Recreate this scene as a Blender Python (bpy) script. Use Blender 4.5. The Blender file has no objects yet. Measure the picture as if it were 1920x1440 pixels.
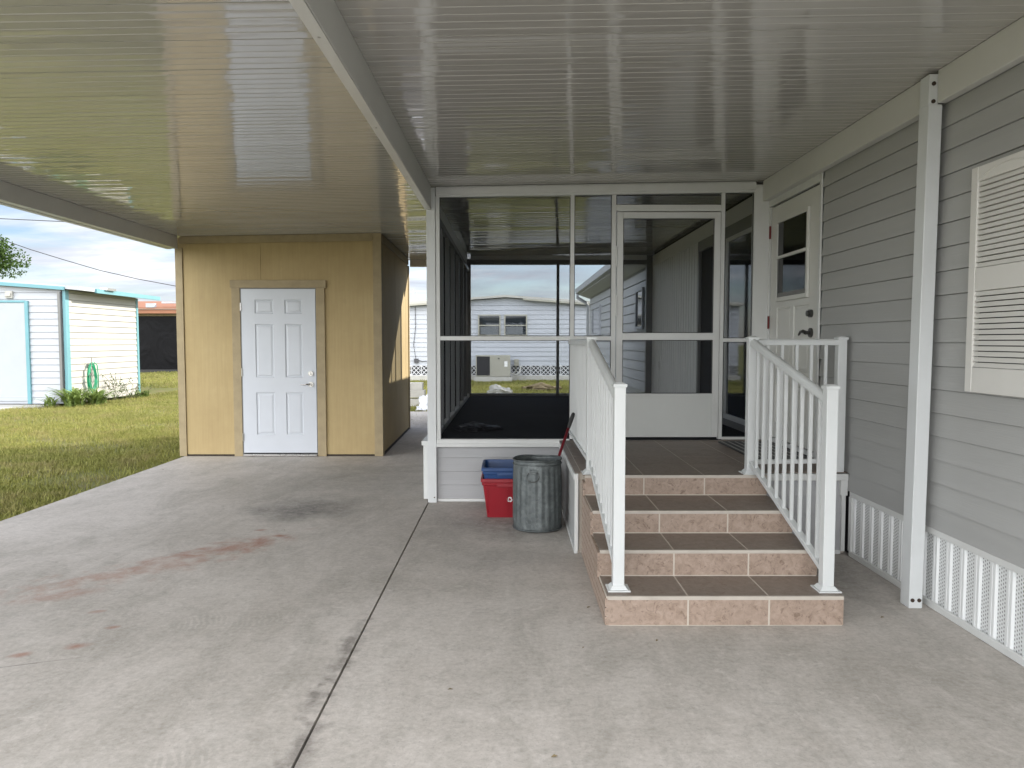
import bpy, bmesh, math, random
import numpy as np
from mathutils import Vector, Matrix
R = math.radians
rnd = random.Random(7)
SC = bpy.context.scene
COL = SC.collection

# ------------------------------------------------------------------ node helpers
def new_mat(name):
    m = bpy.data.materials.new(name); m.use_nodes = True
    nt = m.node_tree
    for n in list(nt.nodes): nt.nodes.remove(n)
    out = nt.nodes.new('ShaderNodeOutputMaterial')
    b = nt.nodes.new('ShaderNodeBsdfPrincipled')
    nt.links.new(b.outputs[0], out.inputs[0])
    return m, nt, b, out
def N(nt, t, **k):
    n = nt.nodes.new(t)
    for a, v in k.items(): setattr(n, a, v)
    return n
def L(nt, a, b): nt.links.new(a, b)
def coords(nt, scale=(1,1,1), rot=(0,0,0), loc=(0,0,0), kind='Object'):
    tc = N(nt, 'ShaderNodeTexCoord'); mp = N(nt, 'ShaderNodeMapping')
    mp.inputs['Scale'].default_value = scale; mp.inputs['Rotation'].default_value = rot; mp.inputs['Location'].default_value = loc
    L(nt, tc.outputs[kind], mp.inputs[0]); return mp.outputs[0]
def noise(nt, vec, scale, detail=4, rough=.55, dist=0.0):
    n = N(nt, 'ShaderNodeTexNoise'); n.inputs['Scale'].default_value = scale
    n.inputs['Detail'].default_value = detail; n.inputs['Roughness'].default_value = rough
    n.inputs['Distortion'].default_value = dist
    L(nt, vec, n.inputs['Vector']); return n.outputs['Fac']
def ramp(nt, fac, stops):
    r = N(nt, 'ShaderNodeValToRGB'); e = r.color_ramp.elements
    while len(e) > 1: e.remove(e[-1])
    e[0].position = stops[0][0]; e[0].color = tuple(stops[0][1]) + ((1,) if len(stops[0][1]) == 3 else ())
    for p, c in stops[1:]:
        x = e.new(p); x.color = tuple(c) + ((1,) if len(c) == 3 else ())
    L(nt, fac, r.inputs[0]); return r.outputs[0]
def mix(nt, fac, a, b, mode='MIX'):
    m = N(nt, 'ShaderNodeMix', data_type='RGBA', blend_type=mode)
    if isinstance(fac, (int, float)): m.inputs[0].default_value = fac
    else: L(nt, fac, m.inputs[0])
    for i, v in ((6, a), (7, b)):
        if isinstance(v, (tuple, list)): m.inputs[i].default_value = tuple(v) + ((1,) if len(v) == 3 else ())
        else: L(nt, v, m.inputs[i])
    return m.outputs[2]
def math_n(nt, op, a, b=None, c=None):
    m = N(nt, 'ShaderNodeMath', operation=op)
    for i, v in enumerate((a, b, c)):
        if v is None: continue
        if isinstance(v, (int, float)): m.inputs[i].default_value = v
        else: L(nt, v, m.inputs[i])
    return m.outputs[0]
def bump(nt, b, h, strength=.3, dist=.01):
    n = N(nt, 'ShaderNodeBump'); n.inputs['Strength'].default_value = strength; n.inputs['Distance'].default_value = dist
    L(nt, h, n.inputs['Height']); L(nt, n.outputs[0], b.inputs['Normal']); return n

def paint(name, col, rough=.4, var=.06, vs=3.0, spec=.5, bs=0.0, bscale=60, metallic=0.0, dirt=None, coat=0.0, stretch=(1,1,1)):
    """painted / plain surface: base colour with gentle mottling, optional dirt and fine bump"""
    m, nt, b, o = new_mat(name)
    v = coords(nt, stretch)
    f = noise(nt, v, vs, 5)
    lo = tuple(c*(1-var) for c in col); hi = tuple(min(1, c*(1+var)) for c in col)
    c = ramp(nt, f, [(.3, lo), (.7, hi)])
    if dirt:
        d = noise(nt, v, dirt[2] if len(dirt) > 2 else 1.7, 8, .7)
        d = ramp(nt, d, [(.5, (0,0,0)), (.78, (dirt[1],)*3)])
        c = mix(nt, d, c, dirt[0])
    L(nt, c, b.inputs['Base Color'])
    r = noise(nt, v, vs*2.3, 3)
    rr = N(nt, 'ShaderNodeMapRange'); rr.inputs[3].default_value = max(.02, rough-.06); rr.inputs[4].default_value = rough+.06
    L(nt, r, rr.inputs[0]); L(nt, rr.outputs[0], b.inputs['Roughness'])
    b.inputs['Metallic'].default_value = metallic
    b.inputs['Specular IOR Level'].default_value = spec
    b.inputs['Coat Weight'].default_value = coat
    if bs > 0: bump(nt, b, noise(nt, v, bscale, 3), bs, .004)
    return m

M = {}
M['frame_white'] = paint('frame_white', (.60,.61,.595), .38, .03, 2, dirt=((.36,.35,.32), .22))
M['beam_white'] = paint('beam_white', (.57,.57,.535), .33, .03, 1.5, dirt=((.34,.33,.30), .15))
M['post_white'] = paint('post_white', (.60,.62,.62), .4, .03, 2, dirt=((.40,.39,.37), .25), bs=.05)
M['rail_white'] = paint('rail_white', (.61,.63,.625), .35, .03, 3, dirt=((.45,.45,.43), .2))
M['siding_grey'] = paint('siding_grey', (.36,.362,.352), .55, .04, 2.5, bs=.25, bscale=45, stretch=(1,.12,3), dirt=((.26,.26,.25), .25, 1.2))
M['siding_grey_front'] = paint('siding_grey_front', (.35,.355,.36), .55, .04, 2.5, bs=.25, bscale=45, stretch=(.12,1,3), dirt=((.26,.26,.25), .25, 1.2))
M['house_white'] = paint('house_white', (.40,.42,.455), .5, .03, 1.5, dirt=((.42,.43,.42), .3))  # bluish shade of the front walls is tinted into the white
M['house_white_sun_tint'] = paint('house_white_sun_tint', (.40,.39,.355), .5, .03, 1.5, dirt=((.48,.48,.44), .3))  # same white vinyl, with the sunlit side's cream put into the colour
M['neighbour_grey'] = paint('neighbour_grey', (.42,.43,.44), .5, .04, 1.5)
M['vinyl_door'] = paint('vinyl_door', (.36,.385,.40), .5, .03)
M['aqua'] = paint('aqua_trim', (.13,.30,.34), .4, .05)
M['door_white'] = paint('door_white', (.56,.59,.635), .35, .02, 3, dirt=((.5,.51,.5), .15))
M['door_cream'] = paint('door_cream', (.60,.60,.565), .35, .02, 3)
M['trim_khaki'] = paint('trim_khaki', (.35,.28,.165), .7, .10, 8, bs=.3, bscale=80, dirt=((.20,.16,.10), .3, 5))
M['kick'] = paint('kick_panel', (.55,.565,.545), .42, .03, 2, bs=.25, bscale=260)
M['dark_frame'] = paint('dark_frame', (.17,.17,.165), .45, .05)
M['black'] = paint('black_plastic', (.015,.016,.018), .45, .1)
M['rubber'] = paint('dark_rubber', (.03,.03,.03), .7, .1)
M['steel'] = paint('brushed_steel', (.45,.44,.42), .28, .05, metallic=1)
M['bronze'] = paint('pewter_handle', (.10,.10,.095), .35, .08, metallic=.8)
M['red_hinge'] = paint('red_hinge', (.14,.012,.012), .5, .1)
M['shutter'] = paint('shutter_cream', (.64,.63,.595), .45, .03, 3)
M['interior_dark'] = paint('interior_dark', (.02,.02,.022), .8, .1)
M['curtain'] = paint('curtain', (.13,.14,.15), .9, .12, 9, stretch=(4,4,.4))
M['bead_white'] = paint('bead_white', (.66,.66,.64), .4, .03)
M['red_plastic'] = paint('red_plastic', (.25,.006,.014), .38, .06, 5, dirt=((.20,.02,.03), .3, 9))
M['blue_plastic'] = paint('blue_plastic', (.012,.05,.16), .4, .06, 5, dirt=((.05,.10,.2), .3, 9))
M['white_print'] = paint('white_print', (.75,.75,.75), .5, .02)
M['red_handle'] = paint('red_handle', (.16,.01,.018), .3, .1)
M['hose_green'] = paint('hose_green', (.02,.30,.15), .4, .08)
M['cable'] = paint('cable', (.06,.06,.065), .6, .05)
M['roof_brown'] = paint('roof_orange', (.30,.13,.07), .6, .1)
M['ac_beige'] = paint('ac_beige', (.33,.32,.27), .5, .05, dirt=((.22,.21,.18), .4, 4))
M['concrete_pale'] = paint('concrete_pale', (.42,.41,.38), .85, .1, 6, bs=.3, bscale=50)
M['soil'] = paint('soil', (.05,.04,.03), .95, .3, 30, bs=.8, bscale=90)
M['grout'] = paint('grout', (.50,.45,.385), .85, .08, 20)
M['nose_trim'] = paint('nose_trim', (.46,.42,.365), .6, .07, 12, dirt=((.30,.25,.2), .4, 9))
M['bark'] = paint('bark', (.09,.07,.05), .9, .25, 12, bs=.8, bscale=30)
M['grass_dead'] = paint('dead_grass', (.20,.155,.085), .95, .25, 12, bs=.8, bscale=60)
M['tarp_white'] = paint('pale_sheet', (.62,.63,.65), .6, .12, 8, bs=.5, bscale=18)
M['rust'] = paint('rust_bolt', (.07,.05,.04), .6, .2, metallic=.5)

def siding_tan():
    m, nt, b, o = new_mat('plywood_tan')
    v = coords(nt, (14, 14, .6)); v2 = coords(nt)
    g = noise(nt, v, 3, 6, .6); blot = noise(nt, v2, 1.1, 6, .65); spots = noise(nt, v2, 9, 5, .6)
    c = ramp(nt, blot, [(.3, (.40,.30,.145)), (.55, (.455,.35,.175)), (.75, (.50,.395,.21))])
    c = mix(nt, ramp(nt, g, [(.35, (0,0,0)), (.75, (.35,)*3)]), c, (.33,.235,.11))
    c = mix(nt, ramp(nt, spots, [(.62, (0,0,0)), (.8, (.45,)*3)]), c, (.36,.27,.15))
    L(nt, c, b.inputs['Base Color']); b.inputs['Roughness'].default_value = .75
    bump(nt, b, g, .35, .004); return m
M['ply'] = siding_tan()

def ceiling_mat():
    m, nt, b, o = new_mat('gloss_roof_pan')
    v = coords(nt, (1.0, 3.0, 1))
    f = noise(nt, v, 1.2, 5)
    L(nt, ramp(nt, f, [(.3, (.415,.405,.375)), (.7, (.45,.44,.405))]), b.inputs['Base Color'])
    b.inputs['Roughness'].default_value = .03
    b.inputs['Specular IOR Level'].default_value = .5
    b.inputs['Coat Weight'].default_value = .48; b.inputs['Coat Roughness'].default_value = .02; b.inputs['Coat IOR'].default_value = 1.55
    tc = N(nt, 'ShaderNodeTexCoord'); sp = N(nt, 'ShaderNodeSeparateXYZ'); L(nt, tc.outputs['Object'], sp.inputs[0])
    rib = math_n(nt, 'FLOOR', math_n(nt, 'DIVIDE', math_n(nt, 'SUBTRACT', sp.outputs[1], .9), .0715))
    cb = N(nt, 'ShaderNodeCombineXYZ'); L(nt, math_n(nt, 'MULTIPLY', sp.outputs[0], 2.3), cb.inputs[0]); L(nt, math_n(nt, 'MULTIPLY', rib, .83), cb.inputs[1])
    w = noise(nt, cb.outputs[0], 1.0, 3, .45)
    bump(nt, b, w, 1.0, .011)
    return m
M['ceiling'] = ceiling_mat()

def concrete():
    m, nt, b, o = new_mat('driveway_concrete')
    v = coords(nt)
    big = noise(nt, v, .55, 6, .62, .6); mid = noise(nt, coords(nt, (1, .45, 1), rot=(0,0,.5)), 2.6, 8, .68, .9); fine = noise(nt, v, 38, 6, .7)
    speck = noise(nt, v, 120, 3, .7)
    c = ramp(nt, big, [(.30, (.36,.325,.28)), (.48, (.52,.475,.43)), (.7, (.62,.57,.525))])
    c = mix(nt, ramp(nt, mid, [(.44, (0,0,0)), (.66, (.55,)*3)]), c, (.30,.275,.235))
    c = mix(nt, ramp(nt, noise(nt, coords(nt, (1.2,.5,1), rot=(0,0,-.3), loc=(4,9,2)), 3.4, 9, .72, 1.2), [(.50, (0,0,0)), (.70, (.5,)*3)]), c, (.64,.60,.555))
    # fine broom / trowel streaks
    st = noise(nt, coords(nt, (3, 9, 1), rot=(0,0,.25)), 1.5, 8, .75, 1.4)
    c = mix(nt, ramp(nt, st, [(.48, (0,0,0)), (.75, (.28,)*3)]), c, (.28,.255,.22))
    med = noise(nt, v, 11, 9, .8, .6)
    c = mix(nt, ramp(nt, med, [(.50, (0,0,0)), (.66, (.55,)*3)]), c, (.31,.285,.25))
    c = mix(nt, ramp(nt, noise(nt, coords(nt, loc=(7,3,1)), 8, 9, .8, .9), [(.55, (0,0,0)), (.68, (.6,)*3)]), c, (.66,.615,.57))
    c = mix(nt, .20, c, ramp(nt, fine, [(.3, (.10,.10,.09)), (.7, (.75,.73,.7))]))
    c = mix(nt, ramp(nt, speck, [(.30, (.45,)*3), (.42, (0,0,0))]), c, (.22,.21,.19))
    sep = N(nt, 'ShaderNodeSeparateXYZ'); tc = N(nt, 'ShaderNodeTexCoord'); L(nt, tc.outputs['Object'], sep.inputs[0])
    X, Y = sep.outputs[0], sep.outputs[1]
    wear = ramp(nt, noise(nt, v, 13, 8, .78, .8), [(.30, (.25,)*3), (.62, (1,1,1))])
    def blob(cx, cy, rx, ry, rot, soft, dist_amt, col, amt, nscale=3.0):
        nonlocal c
        nz = N(nt, 'ShaderNodeTexNoise'); nz.inputs['Scale'].default_value = nscale; nz.inputs['Detail'].default_value = 5
        L(nt, tc.outputs['Object'], nz.inputs['Vector'])
        nn = math_n(nt, 'MULTIPLY', math_n(nt, 'SUBTRACT', nz.outputs['Fac'], .5), dist_amt)
        dx = math_n(nt, 'SUBTRACT', X, cx); dy = math_n(nt, 'SUBTRACT', Y, cy)
        cs, sn = math.cos(rot), math.sin(rot)
        u = math_n(nt, 'ADD', math_n(nt, 'MULTIPLY', dx, cs/rx), math_n(nt, 'MULTIPLY', dy, sn/rx))
        w = math_n(nt, 'ADD', math_n(nt, 'MULTIPLY', dx, -sn/ry), math_n(nt, 'MULTIPLY', dy, cs/ry))
        d = math_n(nt, 'SQRT', math_n(nt, 'ADD', math_n(nt, 'POWER', math_n(nt, 'ABSOLUTE', u), 2), math_n(nt, 'POWER', math_n(nt, 'ABSOLUTE', w), 2)))
        d = math_n(nt, 'ADD', d, nn)
        f = N(nt, 'ShaderNodeMapRange'); f.inputs[1].default_value = 1.0; f.inputs[2].default_value = 1.0-soft
        f.inputs[3].default_value = 0; f.inputs[4].default_value = amt
        L(nt, d, f.inputs[0]); ff = math_n(nt, 'MULTIPLY', f.outputs[0], wear); c = mix(nt, ff, c, col)
    blob(-1.75, 6.35, .62, .55, .2, .8, 1.1, (.13,.127,.12), .9)          # dark oil patch by the shed corner
    blob(-1.5, 7.6, 1.1, 1.2, .2, .8, 1.4, (.25,.24,.215), .55)
    blob(-1.95, 5.15, .55, .20, .75, .95, 3.0, (.33,.165,.115), .9, 7)        # rust stains
    blob(-2.35, 4.6, .8, .20, .7, .95, 3.4, (.38,.235,.18), .75, 9)
    blob(-2.55, 4.15, .30, .10, .5, .6, 1.3, (.36,.22,.17), .6, 7)
    for x, y, r in ((-2.05,3.45,.05), (-2.25,3.35,.045), (-2.72,3.4,.06), (-1.72,5.45,.05), (-2.2,3.9,.035), (-2.0,3.68,.03), (-1.9,5.62,.04)):
        blob(x, y, r*1.5, r*.9, .3, .85, 1.0, (.32,.15,.10), .85, 14)
    blob(.1, 5.9, 1.0, .8, 0, .9, .8, (.15,.142,.13), .8)                 # darker patch in the corner by the bins
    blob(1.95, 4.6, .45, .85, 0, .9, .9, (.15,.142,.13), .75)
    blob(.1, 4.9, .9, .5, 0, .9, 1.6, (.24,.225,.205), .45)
    blob(-.76, 3.4, .06, .45, -.03, .9, 2.4, (.08,.07,.06), .7, 16)        # grime along the joint
    blob(-.74, 2.55, .07, .30, -.03, .9, 2.4, (.08,.07,.06), .7, 16)
    blob(-.79, 2.9, .05, .18, -.03, .9, 2.4, (.08,.07,.06), .7, 16)
    blob(-2.27, 3.21, .42, .005, .345, .5, .35, (.12,.11,.10), .8, 5)      # hairline crack
    # tyre prints: arcs of a tread pattern
    for (x, y, s, rot) in ((-1.60, 3.72, .24, .9), (-1.30, 3.78, .22, .8), (-1.15, 2.45, .2, .8)):
        wv = N(nt, 'ShaderNodeTexWave', wave_type='RINGS', rings_direction='Z'); wv.inputs['Scale'].default_value = 11; wv.inputs['Distortion'].default_value = 5.5; wv.inputs['Detail'].default_value = 2
        L(nt, coords(nt, (1,1,1), loc=(-x+.35, -y+.1, 0)), wv.inputs['Vector'])
        keep = c
        blob(x, y, s, s*.6, rot, .6, 1.3, (.33,.31,.275), .5, 4)
        c = mix(nt, ramp(nt, wv.outputs['Fac'], [(.25, (0,0,0)), (.55, (1,1,1))]), keep, c)
    L(nt, c, b.inputs['Base Color'])
    rr = N(nt, 'ShaderNodeMapRange'); rr.inputs[3].default_value = .55; rr.inputs[4].default_value = .85
    L(nt, mid, rr.inputs[0]); L(nt, rr.outputs[0], b.inputs['Roughness']); b.inputs['Specular IOR Level'].default_value = .35
    h = math_n(nt, 'ADD', math_n(nt, 'MULTIPLY', fine, .5), mid)
    bump(nt, b, h, .35, .006); return m
M['concrete'] = concrete()

def tile():
    m, nt, b, o = new_mat('step_tile')
    v = coords(nt)
    a = noise(nt, v, 26, 7, .7, .7); s = noise(nt, v, 15, 8, .75, 2.2); d = noise(nt, v, 4, 4)
    c = ramp(nt, a, [(.32, (.245,.18,.135)), (.55, (.345,.26,.205)), (.75, (.43,.34,.275))])
    c = mix(nt, ramp(nt, s, [(.54, (0,0,0)), (.63, (.85,)*3)]), c, (.15,.10,.07))
    c = mix(nt, ramp(nt, d, [(.4, (0,0,0)), (.75, (.3,)*3)]), c, (.30,.235,.19))
    L(nt, c, b.inputs['Base Color']); b.inputs['Roughness'].default_value = .5
    bump(nt, b, a, .12, .002); return m
M['tile'] = tile()
M['tread'] = (lambda: (lambda m: m)(tile()))()  # same tile darkened: the dimmer light on the treads is painted into the colour
M['tread'].name = 'tread_tile_shaded'
for n in M['tread'].node_tree.nodes:
    if n.type == 'VALTORGB' and n.color_ramp.elements[0].color[0] > .2:
        for e, cc in zip(n.color_ramp.elements, ((.17,.135,.11), (.215,.175,.145), (.265,.225,.19))): e.color = (*cc, 1)
        break

def screen():
    m, nt, b, o = new_mat('insect_screen')
    nt.nodes.remove(b)
    t = N(nt, 'ShaderNodeBsdfTransparent'); t.inputs[0].default_value = (.93,.94,.95,1)
    d = N(nt, 'ShaderNodeBsdfDiffuse'); d.inputs[0].default_value = (.02,.02,.022,1)
    lw = N(nt, 'ShaderNodeLayerWeight'); lw.inputs[0].default_value = .5
    f = N(nt, 'ShaderNodeMapRange'); f.inputs[1].default_value = .35; f.inputs[2].default_value = .95; f.inputs[3].default_value = .10; f.inputs[4].default_value = .95
    L(nt, lw.outputs['Facing'], f.inputs[0])
    mx = N(nt, 'ShaderNodeMixShader'); L(nt, f.outputs[0], mx.inputs[0]); L(nt, t.outputs[0], mx.inputs[1]); L(nt, d.outputs[0], mx.inputs[2])
    L(nt, mx.outputs[0], o.inputs[0]); return m
M['screen'] = screen()

def glass(name='window_glass', tint=(.02,.025,.03)):
    m, nt, b, o = new_mat(name)
    b.inputs['Base Color'].default_value = (*tint, 1); b.inputs['Roughness'].default_value = .03
    b.inputs['Specular IOR Level'].default_value = .8
    bump(nt, b, noise(nt, coords(nt), 1.3, 1), .04, .02)
    return m
M['glass'] = glass()
M['glass_dark'] = glass('door_window_glass', (.004,.004,.005)); M['glass_dark'].node_tree.nodes['Principled BSDF'].inputs['Specular IOR Level'].default_value = .22
def clear_glass():
    m, nt, b, o = new_mat('clear_pane')
    g = N(nt, 'ShaderNodeBsdfGlossy'); g.inputs['Roughness'].default_value = .02
    t = N(nt, 'ShaderNodeBsdfTransparent'); t.inputs[0].default_value = (.7,.74,.75,1)
    fr = N(nt, 'ShaderNodeFresnel'); fr.inputs[0].default_value = 1.6
    mx = N(nt, 'ShaderNodeMixShader'); L(nt, fr.outputs[0], mx.inputs[0]); L(nt, t.outputs[0], mx.inputs[1]); L(nt, g.outputs[0], mx.inputs[2])
    nt.nodes.remove(b); L(nt, mx.outputs[0], o.inputs[0]); return m
M['pane'] = clear_glass()

def carpet():
    m, nt, b, o = new_mat('dark_carpet')
    v = coords(nt); f = noise(nt, v, 3, 6, .6); g = noise(nt, v, 260, 2)
    L(nt, mix(nt, .4, ramp(nt, f, [(.3, (.022,.024,.027)), (.7, (.035,.037,.04))]), ramp(nt, g, [(.3, (.01,.01,.012)), (.7, (.05,.052,.055))])), b.inputs['Base Color'])
    b.inputs['Roughness'].default_value = .95; b.inputs['Specular IOR Level'].default_value = .1
    bump(nt, b, g, .6, .004); return m
M['carpet'] = carpet()

def galvanised():
    m, nt, b, o = new_mat('galvanised_steel')
    v = coords(nt); vo = N(nt, 'ShaderNodeTexVoronoi'); vo.inputs['Scale'].default_value = 45; L(nt, v, vo.inputs['Vector'])
    f = noise(nt, v, 6, 7, .7, .8); s = noise(nt, coords(nt, (9, 9, .8)), 2.5, 6, .7)
    c = ramp(nt, f, [(.3, (.075,.087,.087)), (.55, (.135,.15,.15)), (.75, (.24,.26,.26))])
    bw = N(nt, 'ShaderNodeRGBToBW'); L(nt, vo.outputs['Color'], bw.inputs[0]); c = mix(nt, .25, c, bw.outputs[0], 'SOFT_LIGHT')
    c = mix(nt, ramp(nt, s, [(.5, (0,0,0)), (.75, (.5,)*3)]), c, (.10,.11,.11))
    L(nt, c, b.inputs['Base Color']); b.inputs['Metallic'].default_value = .55
    L(nt, ramp(nt, f, [(.3, (.42,)*3), (.7, (.6,)*3)]), b.inputs['Roughness'])
    bump(nt, b, f, .25, .004); return m
M['galv'] = galvanised()

def perforated():
    m, nt, b, o = new_mat('vented_skirt_panel')
    tc = N(nt, 'ShaderNodeTexCoord'); sep = N(nt, 'ShaderNodeSeparateXYZ'); L(nt, tc.outputs['Object'], sep.inputs[0])
    # rows of small slots inside the recessed band of each pan (period .12 along Y), staggered
    Y, Z = sep.outputs[1], sep.outputs[2]
    fy = math_n(nt, 'FRACT', math_n(nt, 'DIVIDE', math_n(nt, 'ADD', Y, 100*.12-.0), .12))
    band = math_n(nt, 'MULTIPLY', math_n(nt, 'GREATER_THAN', fy, .06), math_n(nt, 'LESS_THAN', fy, .60))
    cy = math_n(nt, 'DIVIDE', Y, .015)
    row = math_n(nt, 'FLOOR', cy)
    oy = math_n(nt, 'SUBTRACT', math_n(nt, 'FRACT', cy), .5)
    cz = math_n(nt, 'ADD', math_n(nt, 'DIVIDE', Z, .019), math_n(nt, 'MULTIPLY', row, .5))
    oz = math_n(nt, 'SUBTRACT', math_n(nt, 'FRACT', cz), .5)
    d = math_n(nt, 'ADD', math_n(nt, 'POWER', math_n(nt, 'ABSOLUTE', math_n(nt, 'MULTIPLY', oy, 1.25)), 2), math_n(nt, 'POWER', math_n(nt, 'ABSOLUTE', math_n(nt, 'MULTIPLY', oz, 1.0)), 2))
    hole = math_n(nt, 'MULTIPLY', math_n(nt, 'LESS_THAN', d, .075), band)
    c = mix(nt, hole, (.68,.695,.69), (.19,.19,.19))
    L(nt, c, b.inputs['Base Color']); b.inputs['Roughness'].default_value = .4
    return m
M['perf'] = perforated()

def grass_mat(name, cols, trans=.25):
    m, nt, b, o = new_mat(name)
    v = coords(nt)
    big = noise(nt, v, .35, 5, .6); f = noise(nt, v, 2.2, 5, .65); g = noise(nt, v, 26, 3, .7)
    c = ramp(nt, g, [(.25, cols[0]), (.5, cols[1]), (.75, cols[2])])
    c = mix(nt, ramp(nt, f, [(.47, (0,0,0)), (.68, (.7,)*3)]), c, cols[3])
    c = mix(nt, ramp(nt, big, [(.4, (0,0,0)), (.7, (.45,)*3)]), c, cols[0])
    L(nt, c, b.inputs['Base Color']); b.inputs['Roughness'].default_value = .7; b.inputs['Specular IOR Level'].default_value = .2
    b.inputs['Subsurface Weight'].default_value = 0
    if trans:
        t = N(nt, 'ShaderNodeBsdfTranslucent'); L(nt, c, t.inputs[0])
        mx = N(nt, 'ShaderNodeMixShader'); mx.inputs[0].default_value = trans
        L(nt, b.outputs[0], mx.inputs[1]); L(nt, t.outputs[0], mx.inputs[2]); L(nt, mx.outputs[0], o.inputs[0])
    return m
M['grass'] = grass_mat('lawn_grass', ((.11,.125,.035), (.26,.265,.07), (.47,.44,.15), (.36,.29,.15)))
M['turf'] = grass_mat('lawn_soil', ((.08,.09,.028), (.15,.155,.042), (.21,.20,.06), (.20,.155,.08)), 0)
M['leaf'] = grass_mat('tree_leaf', ((.03,.06,.015), (.06,.11,.025), (.10,.16,.04), (.05,.09,.02)))
M['strap_leaf'] = grass_mat('strap_leaf', ((.09,.14,.03), (.20,.28,.07), (.42,.48,.22), (.16,.22,.06)))

def tarp_black():
    m, nt, b, o = new_mat('black_tarp')
    b.inputs['Base Color'].default_value = (.004,.004,.005,1); b.inputs['Roughness'].default_value = .35; b.inputs['Specular IOR Level'].default_value = .12
    bump(nt, b, noise(nt, coords(nt, (1,1,.7), rot=(0,.4,0)), 1.1, 4, .5, .8), .4, .12); return m
M['tarp_black'] = tarp_black()

def breeze():
    """pierced concrete block skirting: diagonal star pattern over dark hollows"""
    m, nt, b, o = new_mat('breeze_block')
    tc = N(nt, 'ShaderNodeTexCoord'); sep = N(nt, 'ShaderNodeSeparateXYZ'); L(nt, tc.outputs['Object'], sep.inputs[0])
    P = .38
    fx = math_n(nt, 'SUBTRACT', math_n(nt, 'FRACT', math_n(nt, 'DIVIDE', math_n(nt, 'ADD', sep.outputs[0], 50*P), P)), .5)
    fz = math_n(nt, 'SUBTRACT', math_n(nt, 'FRACT', math_n(nt, 'DIVIDE', math_n(nt, 'SUBTRACT', sep.outputs[2], .14), P)), .5)
    ax, az = math_n(nt, 'ABSOLUTE', fx), math_n(nt, 'ABSOLUTE', fz)
    diag = math_n(nt, 'LESS_THAN', math_n(nt, 'ABSOLUTE', math_n(nt, 'SUBTRACT', ax, az)), .055)
    edge = math_n(nt, 'GREATER_THAN', math_n(nt, 'MAXIMUM', ax, az), .455)
    dia = math_n(nt, 'LESS_THAN', math_n(nt, 'ABSOLUTE', math_n(nt, 'SUBTRACT', math_n(nt, 'ADD', ax, az), .42)), .045)
    f = math_n(nt, 'MAXIMUM', math_n(nt, 'MAXIMUM', diag, edge), dia)
    L(nt, mix(nt, f, (.018,.018,.02), (.55,.56,.57)), b.inputs['Base Color']); b.inputs['Roughness'].default_value = .8
    bump(nt, b, f, 1, .03); return m
M['breeze'] = breeze()

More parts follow.
